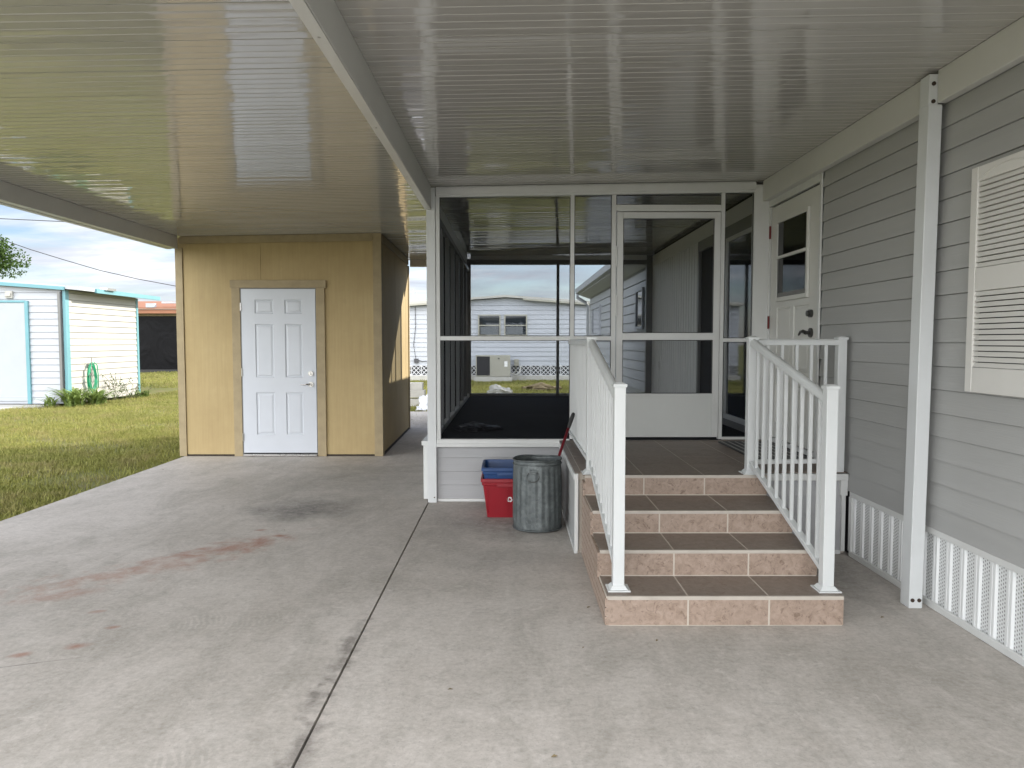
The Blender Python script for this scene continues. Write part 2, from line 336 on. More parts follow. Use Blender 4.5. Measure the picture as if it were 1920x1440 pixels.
# ------------------------------------------------------------------ mesh helpers
class MB:
    def __init__(s): s.bm = bmesh.new()
    def quad8(s, v):
        vs = [s.bm.verts.new(p) for p in v]
        for f in ((0,3,2,1),(4,5,6,7),(0,1,5,4),(1,2,6,5),(2,3,7,6),(3,0,4,7)): s.bm.faces.new([vs[i] for i in f])
    def box(s, x0, x1, y0, y1, z0, z1):
        if x0 > x1: x0, x1 = x1, x0
        if y0 > y1: y0, y1 = y1, y0
        if z0 > z1: z0, z1 = z1, z0
        s.quad8([(x0,y0,z0),(x1,y0,z0),(x1,y1,z0),(x0,y1,z0),(x0,y0,z1),(x1,y0,z1),(x1,y1,z1),(x0,y1,z1)]); return s
    def prism(s, pts, axis, a, b):
        """pts 2-D outline, extruded along axis ('x','y','z') from a to b"""
        def P(u, v, w): return {'x': (w,u,v), 'y': (u,w,v), 'z': (u,v,w)}[axis]
        A = [s.bm.verts.new(P(u,v,a)) for u,v in pts]; B = [s.bm.verts.new(P(u,v,b)) for u,v in pts]
        s.bm.faces.new(A); s.bm.faces.new(B[::-1]); n = len(pts)
        for i in range(n): s.bm.faces.new((A[i], B[i], B[(i+1)%n], A[(i+1)%n]))
        return s
    def tube(s, pts, r, seg=8, cap=True, rs=None):
        pts = [Vector(p) for p in pts]; rings = []
        up = Vector((0,0,1))
        for i, p in enumerate(pts):
            d = (pts[min(i+1, len(pts)-1)] - pts[max(i-1, 0)]).normalized()
            a = d.cross(up)
            if a.length < .05: a = d.cross(Vector((0,1,0)))
            a.normalize(); b = d.cross(a).normalized(); rr = rs[i] if rs else r
            rings.append([s.bm.verts.new(p + (a*math.cos(2*math.pi*k/seg) + b*math.sin(2*math.pi*k/seg))*rr) for k in range(seg)])
        for i in range(len(rings)-1):
            for k in range(seg): s.bm.faces.new((rings[i][k], rings[i][(k+1)%seg], rings[i+1][(k+1)%seg], rings[i+1][k]))
        if cap: s.bm.faces.new(rings[0]); s.bm.faces.new(rings[-1][::-1])
        return s
    def ring(s, c, r, t, axis='z', seg=32, tseg=8):
        pts = []
        for k in range(seg+1):
            a = 2*math.pi*k/seg
            q = {'z': (r*math.cos(a), r*math.sin(a), 0), 'y': (r*math.cos(a), 0, r*math.sin(a)), 'x': (0, r*math.cos(a), r*math.sin(a))}[axis]
            pts.append((c[0]+q[0], c[1]+q[1], c[2]+q[2]))
        return s.tube(pts, t, tseg, cap=False)
    def cyl(s, c, r, h, axis='z', seg=20, r2=None):
        d = {'x': Vector((h,0,0)), 'y': Vector((0,h,0)), 'z': Vector((0,0,h))}[axis]
        return s.tube([Vector(c), Vector(c)+d], r, seg, rs=[r, r if r2 is None else r2])
    def poly(s, pts):
        s.bm.faces.new([s.bm.verts.new(p) for p in pts]); return s
    def build(s, name, mat, parent=None, bevel=0, smooth=False, label=None):
        bmesh.ops.recalc_face_normals(s.bm, faces=s.bm.faces)
        me = bpy.data.meshes.new(name); s.bm.to_mesh(me); s.bm.free()
        ob = bpy.data.objects.new(name, me); COL.objects.link(ob); me.materials.append(M[mat] if isinstance(mat, str) else mat)
        if smooth:
            for p in me.polygons: p.use_smooth = True
        if bevel:
            md = ob.modifiers.new('bevel', 'BEVEL'); md.width = bevel; md.segments = 2; md.limit_method = 'ANGLE'; md.angle_limit = R(40)
        if parent: ob.parent = parent; ob.matrix_parent_inverse = Matrix.Translation(parent.location).inverted()
        if label: ob['label'] = label
        return ob
def thing(name, loc, label, cat, group=None):
    o = bpy.data.objects.new(name, None); COL.objects.link(o); o.location = loc; o.empty_display_size = .1
    o['label'] = label; o['category'] = cat
    if group: o['group'] = group
    return o
def tag(o, label, cat, group=None, kind=None):
    o['label'] = label; o['category'] = cat
    if group: o['group'] = group
    if kind: o['kind'] = kind
    return o
def struct(o, label=None):
    o['kind'] = 'structure'
    if label: o['label'] = label; o['category'] = o.name.replace('_', ' ')
    return o

def lap(mb, side, plane, a0, a1, z0, z1, e, lip=.011, t=.02, slot=.003):
    """lap siding: side 'x-' = wall facing -X in plane X=plane, 'x+' facing +X, 'y-' facing -Y"""
    z = z0
    while z < z1-1e-4:
        zt = min(z+e, z1)
        l = lip
        if side == 'x-': pts = [(plane+t, z), (plane-l, z), (plane-l, z+.004), (plane-.001, zt-slot), (plane+t*.8, zt-slot), (plane+t*.8, zt), (plane+t, zt)]; mb.prism(pts, 'y', a0, a1)
        elif side == 'x+': pts = [(plane-t, z), (plane+l, z), (plane+l, z+.004), (plane+.001, zt-slot), (plane-t*.8, zt-slot), (plane-t*.8, zt), (plane-t, zt)]; mb.prism(pts, 'y', a0, a1)
        else: pts = [(plane+t, z), (plane-l, z), (plane-l, z+.004), (plane-.001, zt-slot), (plane+t*.8, zt-slot), (plane+t*.8, zt), (plane+t, zt)]; mb.prism(pts, 'x', a0, a1)
        z = zt
    return mb
def cz(x): return 2.785 + .017*(x+.70)          # underside of the roof

# ------------------------------------------------------------------ the setting
g = MB()
def sheet(name, rects, z, mat, t=None):
    m = MB()
    for x0,x1,y0,y1 in rects:
        if t: m.box(x0,x1,y0,y1,z-t,z)
        else: m.poly([(x0,y0,z),(x1,y0,z),(x1,y1,z),(x0,y1,z)])
    return m.build(name, mat)
o = sheet('ground', [(-300,300,-300,300)], -.07, 'turf'); struct(o)
# concrete slab in two pours with an open joint between them
o = MB().box(-4.08, -.742, -9, 9.28, -.12, 0).box(-1.645, -.742, 9.28, 10.9, -.12, 0).build('driveway', 'concrete'); struct(o)
o = MB().box(-.732, 2.9, -9, 6.9, -.12, -.002).build('driveway', 'concrete'); struct(o)
o = MB().box(-.742, -.732, -9, 6.7, -.12, -.035).build('slab_joint', 'soil'); struct(o)
w = MB()
for y0, y1 in ((10.908, 12.3), (12.308, 13.6), (13.608, 15.25)):
    w.box(-2.1 if y0 > 12.3 else -1.66, -1.276, y0, y1, -.12, 0).box(-1.268, -.72, y0, y1, -.12, 0)
struct(w.build('walkway', 'concrete'))
o = MB().box(-16, -10.95, 9, 17.12, -.12, -.01).build('neighbour_driveway', 'concrete_pale')
me = o.data
struct(o); o.name = 'pavement'
bpy.data.objects.remove(o)
d = MB().prism([(-22,11.0),(-14.6,14.6),(-11.6,15.7),(-10.6,16.6),(-10.45,17.25),(-22,17.25)], 'z', -.12, -.02)
struct(d.build('pavement', 'concrete_pale'))

def blades(name, regions, mat, seed=1, curl=.6):
    rg = np.random.default_rng(seed); V = []; F = 0
    allv = []
    for (x0,x1,y0,y1,n,h,wd) in regions:
        x = rg.uniform(x0,x1,n); y = rg.uniform(y0,y1,n)
        # clump: drop blades where a cheap noise is low
        k = np.sin(x*2.1+np.sin(y*1.7)*2)+np.sin(y*2.7+x*.9)+np.sin(x*7.3-y*5.1)*.6
        keep = rg.uniform(-2.9,1.2,n) < k; x, y = x[keep], y[keep]; n = len(x)
        hh = h*rg.uniform(.45,1.35,n); a = rg.uniform(0,2*np.pi,n); l = hh*curl*rg.uniform(.2,1.5,n); b = rg.uniform(0,2*np.pi,n)
        w = wd*rg.uniform(.6,1.4,n); z = -.075
        dx, dy = np.cos(a)*w, np.sin(a)*w
        mx, my = np.cos(b)*l*.4, np.sin(b)*l*.4
        tx, ty = np.cos(b)*l, np.sin(b)*l
        P = np.stack([np.stack([x-dx, y-dy, np.full(n, z)], 1), np.stack([x+dx, y+dy, np.full(n, z)], 1),
                      np.stack([x+mx+dx*.7, y+my+dy*.7, z+hh*.65], 1), np.stack([x+mx-dx*.7, y+my-dy*.7, z+hh*.65], 1),
                      np.stack([x+tx, y+ty, z+hh], 1)], 1)
        allv.append(P)
    P = np.concatenate(allv); n = len(P); me = bpy.data.meshes.new(name)
    me.vertices.add(n*5); me.vertices.foreach_set('co', P.reshape(-1).astype(np.float32))
    base = (np.arange(n)*5)[:, None]
    loops = np.concatenate([base+np.array([[0,1,2,3]]), base+np.array([[3,2,4]])], 1).reshape(-1)
    me.loops.add(len(loops)); me.loops.foreach_set('vertex_index', loops.astype(np.int32))
    st = (np.arange(n)*7)[:, None]+np.array([[0,4]]); tot = np.tile([4,3], n)
    me.polygons.add(2*n); me.polygons.foreach_set('loop_start', st.reshape(-1).astype(np.int32)); me.polygons.foreach_set('loop_total', tot.astype(np.int32))
    me.update(); me.validate(); me.materials.append(M[mat])
    ob = bpy.data.objects.new(name, me); COL.objects.link(ob); return ob
o = blades('lawn', [(-12,-4.09,4.5,12,150000,.062,.0045), (-11,-4.09,12,17,60000,.065,.006), (-10,-4.2,17,24,50000,.07,.008), (-17,-9.5,24,36,30000,.08,.014), (-16,-11,8,14,30000,.065,.006)], 'grass')
tag(o, 'short yellow-green lawn left of the driveway, half in shade', 'grass', kind='stuff')
o = blades('lawn', [(-4.5,7,15.3,28.2,90000,.075,.011), (-2.6,2.3,12.6,16,14000,.07,.008)], 'grass', 5)
tag(o, 'green back lawn between the screened porch and the white mobile home', 'grass', kind='stuff')
# scattered dry leaves on the slab and its edge
lv = MB()
for x, y in ((-1.72,5.6),(.34,3.42),(-.25,3.0),(1.93,3.8),(.15,1.9+.6),(-4.05,6.9),(-3.9,8.3),(.7,3.5),(.42,3.95)):
    a = rnd.uniform(0,6.28); s = rnd.uniform(.010,.018)
    c_, s_ = math.cos(a)*s, math.sin(a)*s
    lv.poly([(x-c_, y-s_, .003), (x+s_*.5, y-c_*.5, .007), (x+c_, y+s_, .004), (x-s_*.5, y+c_*.5, .009)])
tag(lv.build('leaf_litter', 'grass_dead'), 'tiny dry leaf scraps scattered over the concrete driveway', 'leaves', kind='stuff')

# ------------------------------------------------------------------ carport
car = thing('carport', (-.7, 6.6, 0), 'white aluminium carport with glossy ribbed roof on beams and posts', 'carport')
def pan(name, x0, x1, y0, y1, seed):
    r = random.Random(seed); bm = bmesh.new(); P = .0715; nb = int((y1-y0)/P); prof = []
    for k in range(nb):
        ya = y0+k*P; seam = (k % 5 == 0); g_ = .008 if seam else .0045; dep = .009 if seam else .0028
        tilt = r.uniform(-1,1)*.0007; bow = .00004+r.uniform(0,1)*.00014
        g_ = .010
        prof += [(ya, .0085), (ya+.002, .0085), (ya+.003, -.0018), (ya+.0065, -.0020), (ya+g_, 0)] if seam else [(ya, 0), (ya+.0025, -.0020), (ya+.006, -.0020), (ya+g_, 0)]
        for q in (.25,.5,.75,1.0):
            y = ya+g_+(P-g_)*q*.985
            prof.append((y, -bow*4*q*(1-q)+tilt*(q-.5)*2))
    nx = 2; xs = [x0, x1]; rows = [[bm.verts.new((x, y, cz(x)+z)) for x in xs] for y, z in prof]
    for i in range(len(rows)-1): bm.faces.new((rows[i][0], rows[i][1], rows[i+1][1], rows[i+1][0]))
    # closed top so that the roof has thickness
    top = [[bm.verts.new((x, y, cz(x)+.075)) for x in xs] for y in (prof[0][0], prof[-1][0])]
    bm.faces.new((top[0][0], top[1][0], top[1][1], top[0][1]))
    bm.faces.new((rows[0][0], top[0][0], top[0][1], rows[0][1])); bm.faces.new((rows[-1][0], rows[-1][1], top[1][1], top[1][0]))
    me = bpy.data.meshes.new(name); bm.to_mesh(me); bm.free(); me.materials.append(M['ceiling'])
    ob = bpy.data.objects.new(name, me); COL.objects.link(ob); ob.parent = car; ob.matrix_parent_inverse = Matrix.Translation(car.location).inverted()
    return ob
RY0 = .9
pan('roof_panel', -4.17, -.746, RY0, 12.45, 3)
pan('roof_panel', -.742, 2.30, RY0, 12.45, 4)
def slopebox(mb, x0, x1, y0, y1, z0, zt=-.002):
    mb.quad8([(x0,y0,z0),(x1,y0,z0),(x1,y1,z0),(x0,y1,z0),(x0,y0,cz(x0)+zt),(x1,y0,cz(x1)+zt),(x1,y1,cz(x1)+zt),(x0,y1,cz(x0)+zt)])
m = MB(); slopebox(m, -.752, -.70, RY0+.02, 6.592, 2.585); m.box(-.698,-.694,RY0+.02,6.58,2.588,2.600); ob = m.build('beam', 'beam_white', car, .004)
m = MB(); slopebox(m, -.75, -.70, 6.67, 12.1, 2.60); m.build('beam', 'beam_white', car, .004)
for y in (1.6, 2.9, 4.1, 5.3, 6.2): m = MB(); m.cyl((-.727, y, 2.583), .006, .004, 'z', 8); m.build('screw', 'steel', car)
m = MB(); slopebox(m, -4.175, -4.10, RY0+.02, 9.27, 2.572); m.build('beam', 'beam_white', car, .004)
m = MB(); m.box(-4.235,-4.177, RY0, 9.27, 2.566, 2.70); m.box(-4.245,-4.177,RY0,9.27,2.70,2.712); m.build('gutter', 'frame_white', car, .004)
m = MB(); slopebox(m, 2.20, 2.255, 4.031, 6.60, 2.655); m.build('beam', 'beam_white', car, .004)
m = MB(); slopebox(m, 2.205, 2.255, RY0+.02, 3.937, 2.665); m.build('beam', 'beam_white', car, .004)
# back edge beam over the walkway and the flashing at the back of the shed
m = MB(); slopebox(m, -1.66, -.76, 12.36, 12.44, 2.66); m.build('fascia', 'beam_white', car, .003)
# posts
def lean(m, k=.0085):
    for v in m.bm.verts: v.co.x += k*v.co.z
    return m
m = MB(); m.box(2.14,2.212,3.938,4.03,0,2.66); m.box(2.14,2.190,3.94,4.028,2.66,2.815); lean(m).build('post', 'post_white', car, .003)
for x, y, z in ((2.158,3.934,.045),(2.194,3.934,.045),(2.186,3.934,2.765),(2.186,3.934,2.675)):
    m = MB(); m.cyl((x,y,z), .0105, .006, 'y', 14); m.cyl((x,y-.004,z), .006, .006, 'y', 6); m.build('bolt', 'rust', car)
m = MB(); m.box(-.74,-.662,6.593,6.655,-.002,2.583); m.box(-.698,-.662,6.594,6.655,2.583,2.772); m.build('post', 'post_white', car, .003)
m = MB(); m.cyl((-.682,6.589,.045), .006,.005,'y',10); m.build('bolt', 'rust', car)

# ------------------------------------------------------------------ yellow storage shed
shed = thing('storage_shed', (-2.9, 9.3, 0), 'tan plywood storage shed with white six-panel door at the carport end', 'shed')
def skx(y): return -1.612 - .0215*(y-9.3)          # right wall drifts a little to the left going back
m = MB(); xr, yb = -1.62, 12.28
A = [(-4.06,9.305),(-2.83,9.305),(-2.83,9.39),(-4.06,9.39)]
m.quad8([(-4.13,9.31,.03),(skx(9.31)-.012,9.31,.03),(skx(yb)-.012,yb,.03),(-4.13,yb,.03),(-4.13,9.31,2.71),(skx(9.31)-.012,9.31,2.755),(skx(yb)-.012,yb,2.755),(-4.13,yb,2.71)])
m.build('wall', 'ply', shed)
m = MB()
for x0, x1 in ((-4.05,-3.095),(-3.09,-1.70)):   # two plywood sheets over the front with a seam between
    if x0 < -4: m.prism([(x0,.02),(-3.44,.02),(-3.44,2.18),(x1,2.18),(x1,2.63),(x0,2.63)], 'y', 9.302, 9.309)
    else: m.prism([(x0,2.18),(-2.31,2.18),(-2.31,.02),(x1,.02),(x1,2.655),(x0,2.65)], 'y', 9.302, 9.309)
m.build('siding_sheet', 'ply', shed)
m = MB()
for ya, yb_ in ((9.40,10.62),(10.632,11.84),(11.852,12.27)):
    a, b = skx(ya), skx(yb_)
    m.quad8([(a-.01,ya,.03),(a,ya,.03),(b,yb_,.03),(b-.01,yb_,.03),(a-.01,ya,2.66),(a,ya,2.66),(b,yb_,2.66),(b-.01,yb_,2.66)])
m.build('siding_sheet', 'ply', shed)
m = MB()
m.box(-4.145,-4.055,9.285,9.308,.0,2.585); m.build('corner_trim', 'trim_khaki', shed, .003); m = MB()
m.box(-1.705,skx(9.29)+.012,9.283,9.30,.0,2.765)
m.quad8([(skx(9.3)-.002,9.301,.0),(skx(9.3)+.014,9.301,.0),(skx(9.39)+.014,9.39,.0),(skx(9.39)-.002,9.39,.0),(skx(9.3)-.002,9.301,2.765),(skx(9.3)+.014,9.301,2.765),(skx(9.39)+.014,9.39,2.765),(skx(9.39)-.002,9.39,2.765)])
m.build('corner_trim', 'trim_khaki', shed, .003); m = MB()
yb=12.3; m.quad8([(skx(yb-.09)-.0,yb-.09,.0),(skx(yb)+.015,yb-.09,.0),(skx(yb)+.015,yb,.0),(skx(yb)-.0,yb,.0),(skx(yb-.09)-.0,yb-.09,2.66),(skx(yb)+.015,yb-.09,2.66),(skx(yb)+.015,yb,2.66),(skx(yb)-.0,yb,2.66)])
m.build('corner_trim', 'trim_khaki', shed, .003)
m = MB()
m.quad8([(-4.09,9.287,2.635),(-1.71,9.287,2.672),(-1.71,9.302,2.672),(-4.09,9.302,2.635),(-4.09,9.287,2.724),(-1.71,9.287,2.764),(-1.71,9.302,2.764),(-4.09,9.302,2.724)])
m.quad8([(skx(9.4)+.001,9.40,2.67),(skx(9.4)+.015,9.40,2.67),(skx(12.2)+.015,12.2,2.67),(skx(12.2)+.001,12.2,2.67),(skx(9.4)+.001,9.40,2.76),(skx(9.4)+.015,9.40,2.76),(skx(12.2)+.015,12.2,2.76),(skx(12.2)+.001,12.2,2.76)])
m.build('frieze_board', 'trim_khaki', shed, .003)
m = MB()
m.box(-3.455,-3.35,9.275,9.301,0,2.093); m.box(-2.412,-2.305,9.275,9.301,0,2.093); m.box(-3.47,-2.285,9.268,9.301,2.094,2.19)
m.build('door_trim', 'trim_khaki', shed, .003)
MB().quad8([(-4.14,9.30,-.01),(-1.60,9.30,-.01),(-1.665,12.3,-.01),(-4.14,12.3,-.01),(-4.14,9.30,.022),(-1.60,9.30,.022),(-1.665,12.3,.022),(-4.14,12.3,.022)]) if False else None
m = MB(); m.quad8([(-4.14,9.30,-.01),(-1.60,9.30,-.01),(-1.665,12.3,-.01),(-4.14,12.3,-.01),(-4.14,9.30,.022),(-1.60,9.30,.022),(-1.665,12.3,.022),(-4.14,12.3,.022)]); m.build('sill_plate', 'soil', shed)
def six_panel(mb, x0, x1, z0, z1, y, panels, dep=.010, fr=.022):
    """door face at Y=y looking -Y, with raised panels: sunken moulding then a bevelled field"""
    xs = sorted({x0, x1, *[p[0] for p in panels], *[p[1] for p in panels]}); zs = sorted({z0, z1, *[p[2] for p in panels], *[p[3] for p in panels]})
    bm = mb.bm
    for i in range(len(xs)-1):
        for j in range(len(zs)-1):
            if any(p[0] <= xs[i]+1e-6 and p[1] >= xs[i+1]-1e-6 and p[2] <= zs[j]+1e-6 and p[3] >= zs[j+1]-1e-6 for p in panels): continue
            mb.poly([(xs[i],y,zs[j]),(xs[i+1],y,zs[j]),(xs[i+1],y,zs[j+1]),(xs[i],y,zs[j+1])])
    for a, b, c, d in panels:
        loops = []
        for ins, yy in ((0,y),(.010,y+dep),(.016,y+dep),(.016+fr,y+.003)):
            loops.append([bm.verts.new(q) for q in ((a+ins,yy,c+ins),(b-ins,yy,c+ins),(b-ins,yy,d-ins),(a+ins,yy,d-ins))])
        for l0, l1 in zip(loops, loops[1:]):
            for k in range(4): bm.faces.new((l0[k], l0[(k+1)%4], l1[(k+1)%4], l1[k]))
        bm.faces.new(loops[-1])
    mb.poly([(x0,y,z0),(x0,y+.04,z0),(x0,y+.04,z1),(x0,y,z1)]); mb.poly([(x1,y,z0),(x1,y+.04,z0),(x1,y+.04,z1),(x1,y,z1)])
    mb.poly([(x0,y,z1),(x1,y,z1),(x1,y+.04,z1),(x0,y+.04,z1)]); mb.poly([(x0,y,z0),(x1,y,z0),(x1,y+.04,z0),(x0,y+.04,z0)])
dx0, dx1, dz0, dz1 = -3.335, -2.421, .045, 2.08
m = MB(); W_ = dx1-dx0
pl = dx0+.165; pr_ = dx1-.165; mid = (dx0+dx1)/2
ps = []
for a, b in ((pl, mid-.062), (mid+.078, pr_)):
    ps += [(a,b,1.775,1.95), (a,b,.985,1.65), (a,b,.27,.80)]
six_panel(m, dx0, dx1, dz0, dz1, 9.277, ps)
dr = m.build('door', 'door_white', shed)
m = MB(); m.box(-3.349,-3.337,9.281,9.3,0,2.092); m.box(-2.419,-2.413,9.281,9.3,0,2.092); m.box(-3.337,-2.419,9.281,9.3,2.082,2.093); m.build('jamb', 'dark_frame', shed)
m = MB(); m.box(-3.337,-2.419,9.25,9.30,.004,.026); m.build('threshold', 'steel', shed, .003)
MB().box(-3.335,-2.421,9.279,9.3,.027,.043).build('door_sweep', 'rubber', shed)
for z in (1.86, 1.05, .24):
    m = MB(); m.cyl((-3.340,9.272,z-.05), .008, .10, 'z', 10); m.box(-3.349,-3.330,9.270,9.275,z-.045,z+.045); m.build('hinge', 'steel', dr)
m = MB(); m.cyl((-2.485,9.276,1.035), .032,-.018,'y',20); m.cyl((-2.485,9.258,1.035), .018,-.012,'y',16); m.box(-2.489,-2.481,9.236,9.248,1.02,1.05); m.build('deadbolt', 'steel', dr, smooth=False)
m = MB(); m.cyl((-2.485,9.276,.90), .033,-.012,'y',20); m.cyl((-2.485,9.264,.90), .014,-.035,'y',14); m.tube([(-2.485,9.232,.90),(-2.53,9.228,.904),(-2.57,9.232,.898),(-2.605,9.238,.90)], .009, 8, rs=[.012,.010,.008,.005]); m.build('lever_handle', 'steel', dr, smooth=False)

# ------------------------------------------------------------------ grey home on the right
HX = 2.27
home = thing('mobile_home', (3.5, 5, 0), 'grey lap-sided mobile home along the right of the carport', 'house')
DY0, DY1 = 5.47, 6.60                           # door trim outer edges
m = MB(); e = .1243; z = .435
lap(m, 'x-', HX, -1.5, DY0-.002, .435, .435+e*18+.1, e)
m.build('wall', 'siding_grey', home)
m = MB(); m.box(HX+.02, 6.5, -1.5, 12.0, .0, 2.95)
m.build('wall_core', 'interior_dark', home)
m = MB(); m.box(HX, HX+.02, 6.62, 6.70, .56, 2.80); m.build('corner_post', 'bead_white', home)
m = MB(); m.prism([(2.0,2.96),(4.4,3.55),(6.8,2.96),(6.8,3.03),(4.4,3.63),(2.26,3.08),(2.26,2.96)], 'y', -1.8, 12.0); m.build('roof', 'house_white', home)
# skirting
m = MB(); prof = []
y = -1.44
P_ = .12
pts = []
while y < 4.90:
    k = y
    pts += [(k+.004, HX+.012), (k+.074, HX+.012), (k+.080, HX+.001), (k+.096, HX+.001), (k+.099, HX+.008), (k+.103, HX+.001), (k+.116, HX+.001)]
    y += P_
pts = [p for p in pts if p[0] < 4.93]
bm = m.bm; A = [bm.verts.new((x, yy, .022)) for yy, x in pts]; B = [bm.verts.new((x, yy, .412)) for yy, x in pts]
for i in range(len(pts)-1): bm.faces.new((A[i], A[i+1], B[i+1], B[i]))
m.build('skirting', 'perf', home)
m = MB(); m.prism([(HX-.008,.0),(HX+.02,.0),(HX+.02,.02),(HX+.004,.022),(HX+.002,.040),(HX-.008,.034)], 'y', -1.5, 4.93)
m.prism([(HX-.010,.400),(HX+.02,.400),(HX+.02,.434),(HX-.010,.434)], 'y', -1.5, 4.93); m.box(HX-.012,HX+.018,4.895,4.935,.034,.40)
m.build('skirting_track', 'frame_white', home, .002)
# entry door
door = None
m = MB(); m.box(HX-.014,HX+.02,DY0,DY0+.058,.563,2.60); m.box(HX-.014,HX+.02,DY1-.03,DY1,.563,2.60); m.box(HX-.014,HX+.02,DY0,DY1,2.60,2.66); m.box(HX-.022,HX+.01,DY0+.0,DY0+.018,.563,2.66); m.box(HX-.006,HX+.02,DY0+.06,DY1-.03,.563,.60)
m.build('door_frame', 'frame_white', home, .003)
m = MB()
a0, a1 = DY0+.075, DY1-.045                      # door slab span along Y
# build the slab facing -Y in local coordinates then rotate to face -X
W2 = a1-a0; zz0, zz1 = .61, 2.585
wy0, wy1, wz0, wz1 = .19, W2-.19, 1.80, 2.43     # window in local x (0 at near side a0)
pw = (W2-.32)/2-.035
panels = []
for x0 in (.16, W2-.16-pw):
    panels += [(x0,x0+pw,1.19,1.72), (x0,x0+pw,.74,1.08)]
# grid around window hole
panels_all = panels + [(wy0-.03, wy1+.03, wz0-.03, wz1+.03)]
six_panel(m, 0, W2, zz0, zz1, 0, panels_all[:-1]+[], .008, .016) if False else None
xs = None
six_panel(m, 0, W2, zz0, zz1, 0, panels, .008, .016)
for v in m.bm.verts:
    x, y, z = v.co; v.co = (HX-.002+y, a0+x, z)
dr2 = m.build('door', 'door_cream', home)
m = MB()
# window surround on the door
o0, o1 = a0+wy0-.03, a0+wy1+.03
X0 = HX-.022
for (ya,yb,za,zb) in ((o0,o0+.035,wz0-.03,wz1+.03),(o1-.035,o1,wz0-.03,wz1+.03),(o0+.035,o1-.035,wz0-.03,wz0+.005),(o0+.035,o1-.035,wz1-.005,wz1+.03)):
    m.box(X0, HX-.003, ya, yb, za, zb)
m.box(X0-.006, HX-.003, o0+.035, o1-.035, 2.125, 2.150)
wf = m.build('window', 'door_cream', dr2, .003)
MB().box(HX-.012, HX-.005, o0+.034, o1-.034, wz0+.004, wz1-.004).build('glass', 'glass_dark', wf)
m = MB()
for (ya,yb,za,zb) in ((o0+.036,o0+.055,wz0+.006,2.124),(o1-.055,o1-.036,wz0+.006,2.124),(o0+.055,o1-.055,wz0+.006,wz0+.04)): m.box(HX-.017,HX-.012,ya,yb,za,zb)
m.build('sash', 'dark_frame', wf)
kY = a0+.10
m = MB(); m.cyl((HX-.003,kY,1.645), .03,-.022,'x',20); m.cyl((HX-.024,kY,1.645), .022,-.018,'x',16); m.build('deadbolt', 'bronze', dr2)
m = MB(); m.cyl((HX-.003,kY,1.50), .036,-.014,'x',20); m.cyl((HX-.016,kY,1.50), .014,-.03,'x',14); m.tube([(HX-.045,kY,1.50),(HX-.052,kY+.04,1.512),(HX-.05,kY+.09,1.508),(HX-.046,kY+.135,1.485)], .01, 8, rs=[.016,.013,.011,.008]); m.build('lever_handle', 'bronze', dr2)
for z in (2.38, 1.60, .84):
    MB().box(HX-.018,HX-.006,a1+.002,a1+.022,z-.055,z+.055).build('hinge', 'red_hinge', dr2)
# wall above the door up to the roof
MB().box(HX-.002,HX+.02,DY0,DY1+.02,2.66,2.83).build('wall_panel', 'siding_grey', home)
# shutter
sh = bpy.data.objects.new('shutter', None); COL.objects.link(sh); sh.parent = home; sh.location = (HX,3.46,0); sh.matrix_parent_inverse = Matrix.Translation(home.location).inverted()
SY0, SY1, SZ0, SZ1 = 3.15, 3.655, 1.19, 2.266
m = MB()
sx0, sx1 = HX-.045, HX-.012
m.box(sx0,sx1,SY0,SY0+.05,SZ0,SZ1); m.box(sx0,sx1,SY1-.05,SY1,SZ0,SZ1)
m.box(sx0+.002,sx1,SY0+.05,SY1-.05,SZ0,1.31); m.box(sx0+.002,sx1,SY0+.05,SY1-.05,1.675,1.785); m.box(sx0+.002,sx1,SY0+.05,SY1-.05,2.195,SZ1)
def world_child(ob, p):
    ob.parent = p; ob.matrix_parent_inverse = Matrix.Translation(Vector(p.location)).inverted() ; return ob
fr = m.build('frame', 'shutter', None, .003); world_child(fr, sh)
m = MB()
for za, zb in ((1.31,1.675),(1.785,2.195)):
    n = int((zb-za)/.0245)
    for k in range(n):
        z = za+(k+.5)*(zb-za)/n
        m.prism([(sx0+.004,z-.0108),(sx0+.013,z+.0102),(sx1-.003,z+.0102),(sx1-.003,z-.0108)], 'y', SY0+.05, SY1-.05)
lo = m.build('louvre', 'shutter', None); world_child(lo, sh)
ar = MB().box(sx1-.002,sx1+.002,SY0+.04,SY1-.04,1.30,2.2).build('backing', 'black', None); world_child(ar, sh)
m = MB(); m.tube([(sx0-.0, SY0+.06+ (SY1-SY0-.12)*t, 2.205+.04*math.sin(math.pi*t)) for t in [i/16 for i in range(17)]], .003, 6)
world_child(m.build('arch_bead', 'shutter', None), sh)

# inside the porch: sliding door and ribbed wall of the home
m = MB(); y = 9.1
while y < 11.95:
    m.prism([(y,HX+.02),(y+.006,HX+.004),(y+.05,HX+.004),(y+.056,HX+.02)], 'z', .56, 2.62) if False else m.prism([(HX+.015,y+.01),(HX-.016,y+.035),(HX-.016,y+.085),(HX+.015,y+.11)], 'z', .56, 2.62); y += .14
m.box(HX+.010,HX+.02,9.08,11.98,.56,2.62)
rb = m.build('ribbed_wall', 'bead_white', home, .003)
m = MB(); m.box(HX-.012,HX+.02,11.90,12.0,.56,2.62); m.box(HX-.02,HX+.02,6.9,12.0,2.62,2.79); m.box(HX-.012,HX+.02,9.02,9.08,.56,2.62); m.build('wall_trim', 'bead_white', home, .003)
m = MB(); m.box(HX-.004,HX-.014,11.35,11.42,1.0,1.14) ; m.box(HX-.014,HX-.03,11.36,11.41,1.02,1.12); m.build('outlet_box', 'bead_white', home, .003)
sd = bpy.data.objects.new('sliding_door', None); COL.objects.link(sd); sd.parent = home; sd.location = (HX,7.9,.56); sd.matrix_parent_inverse = Matrix.Translation(home.location).inverted()
m = MB()
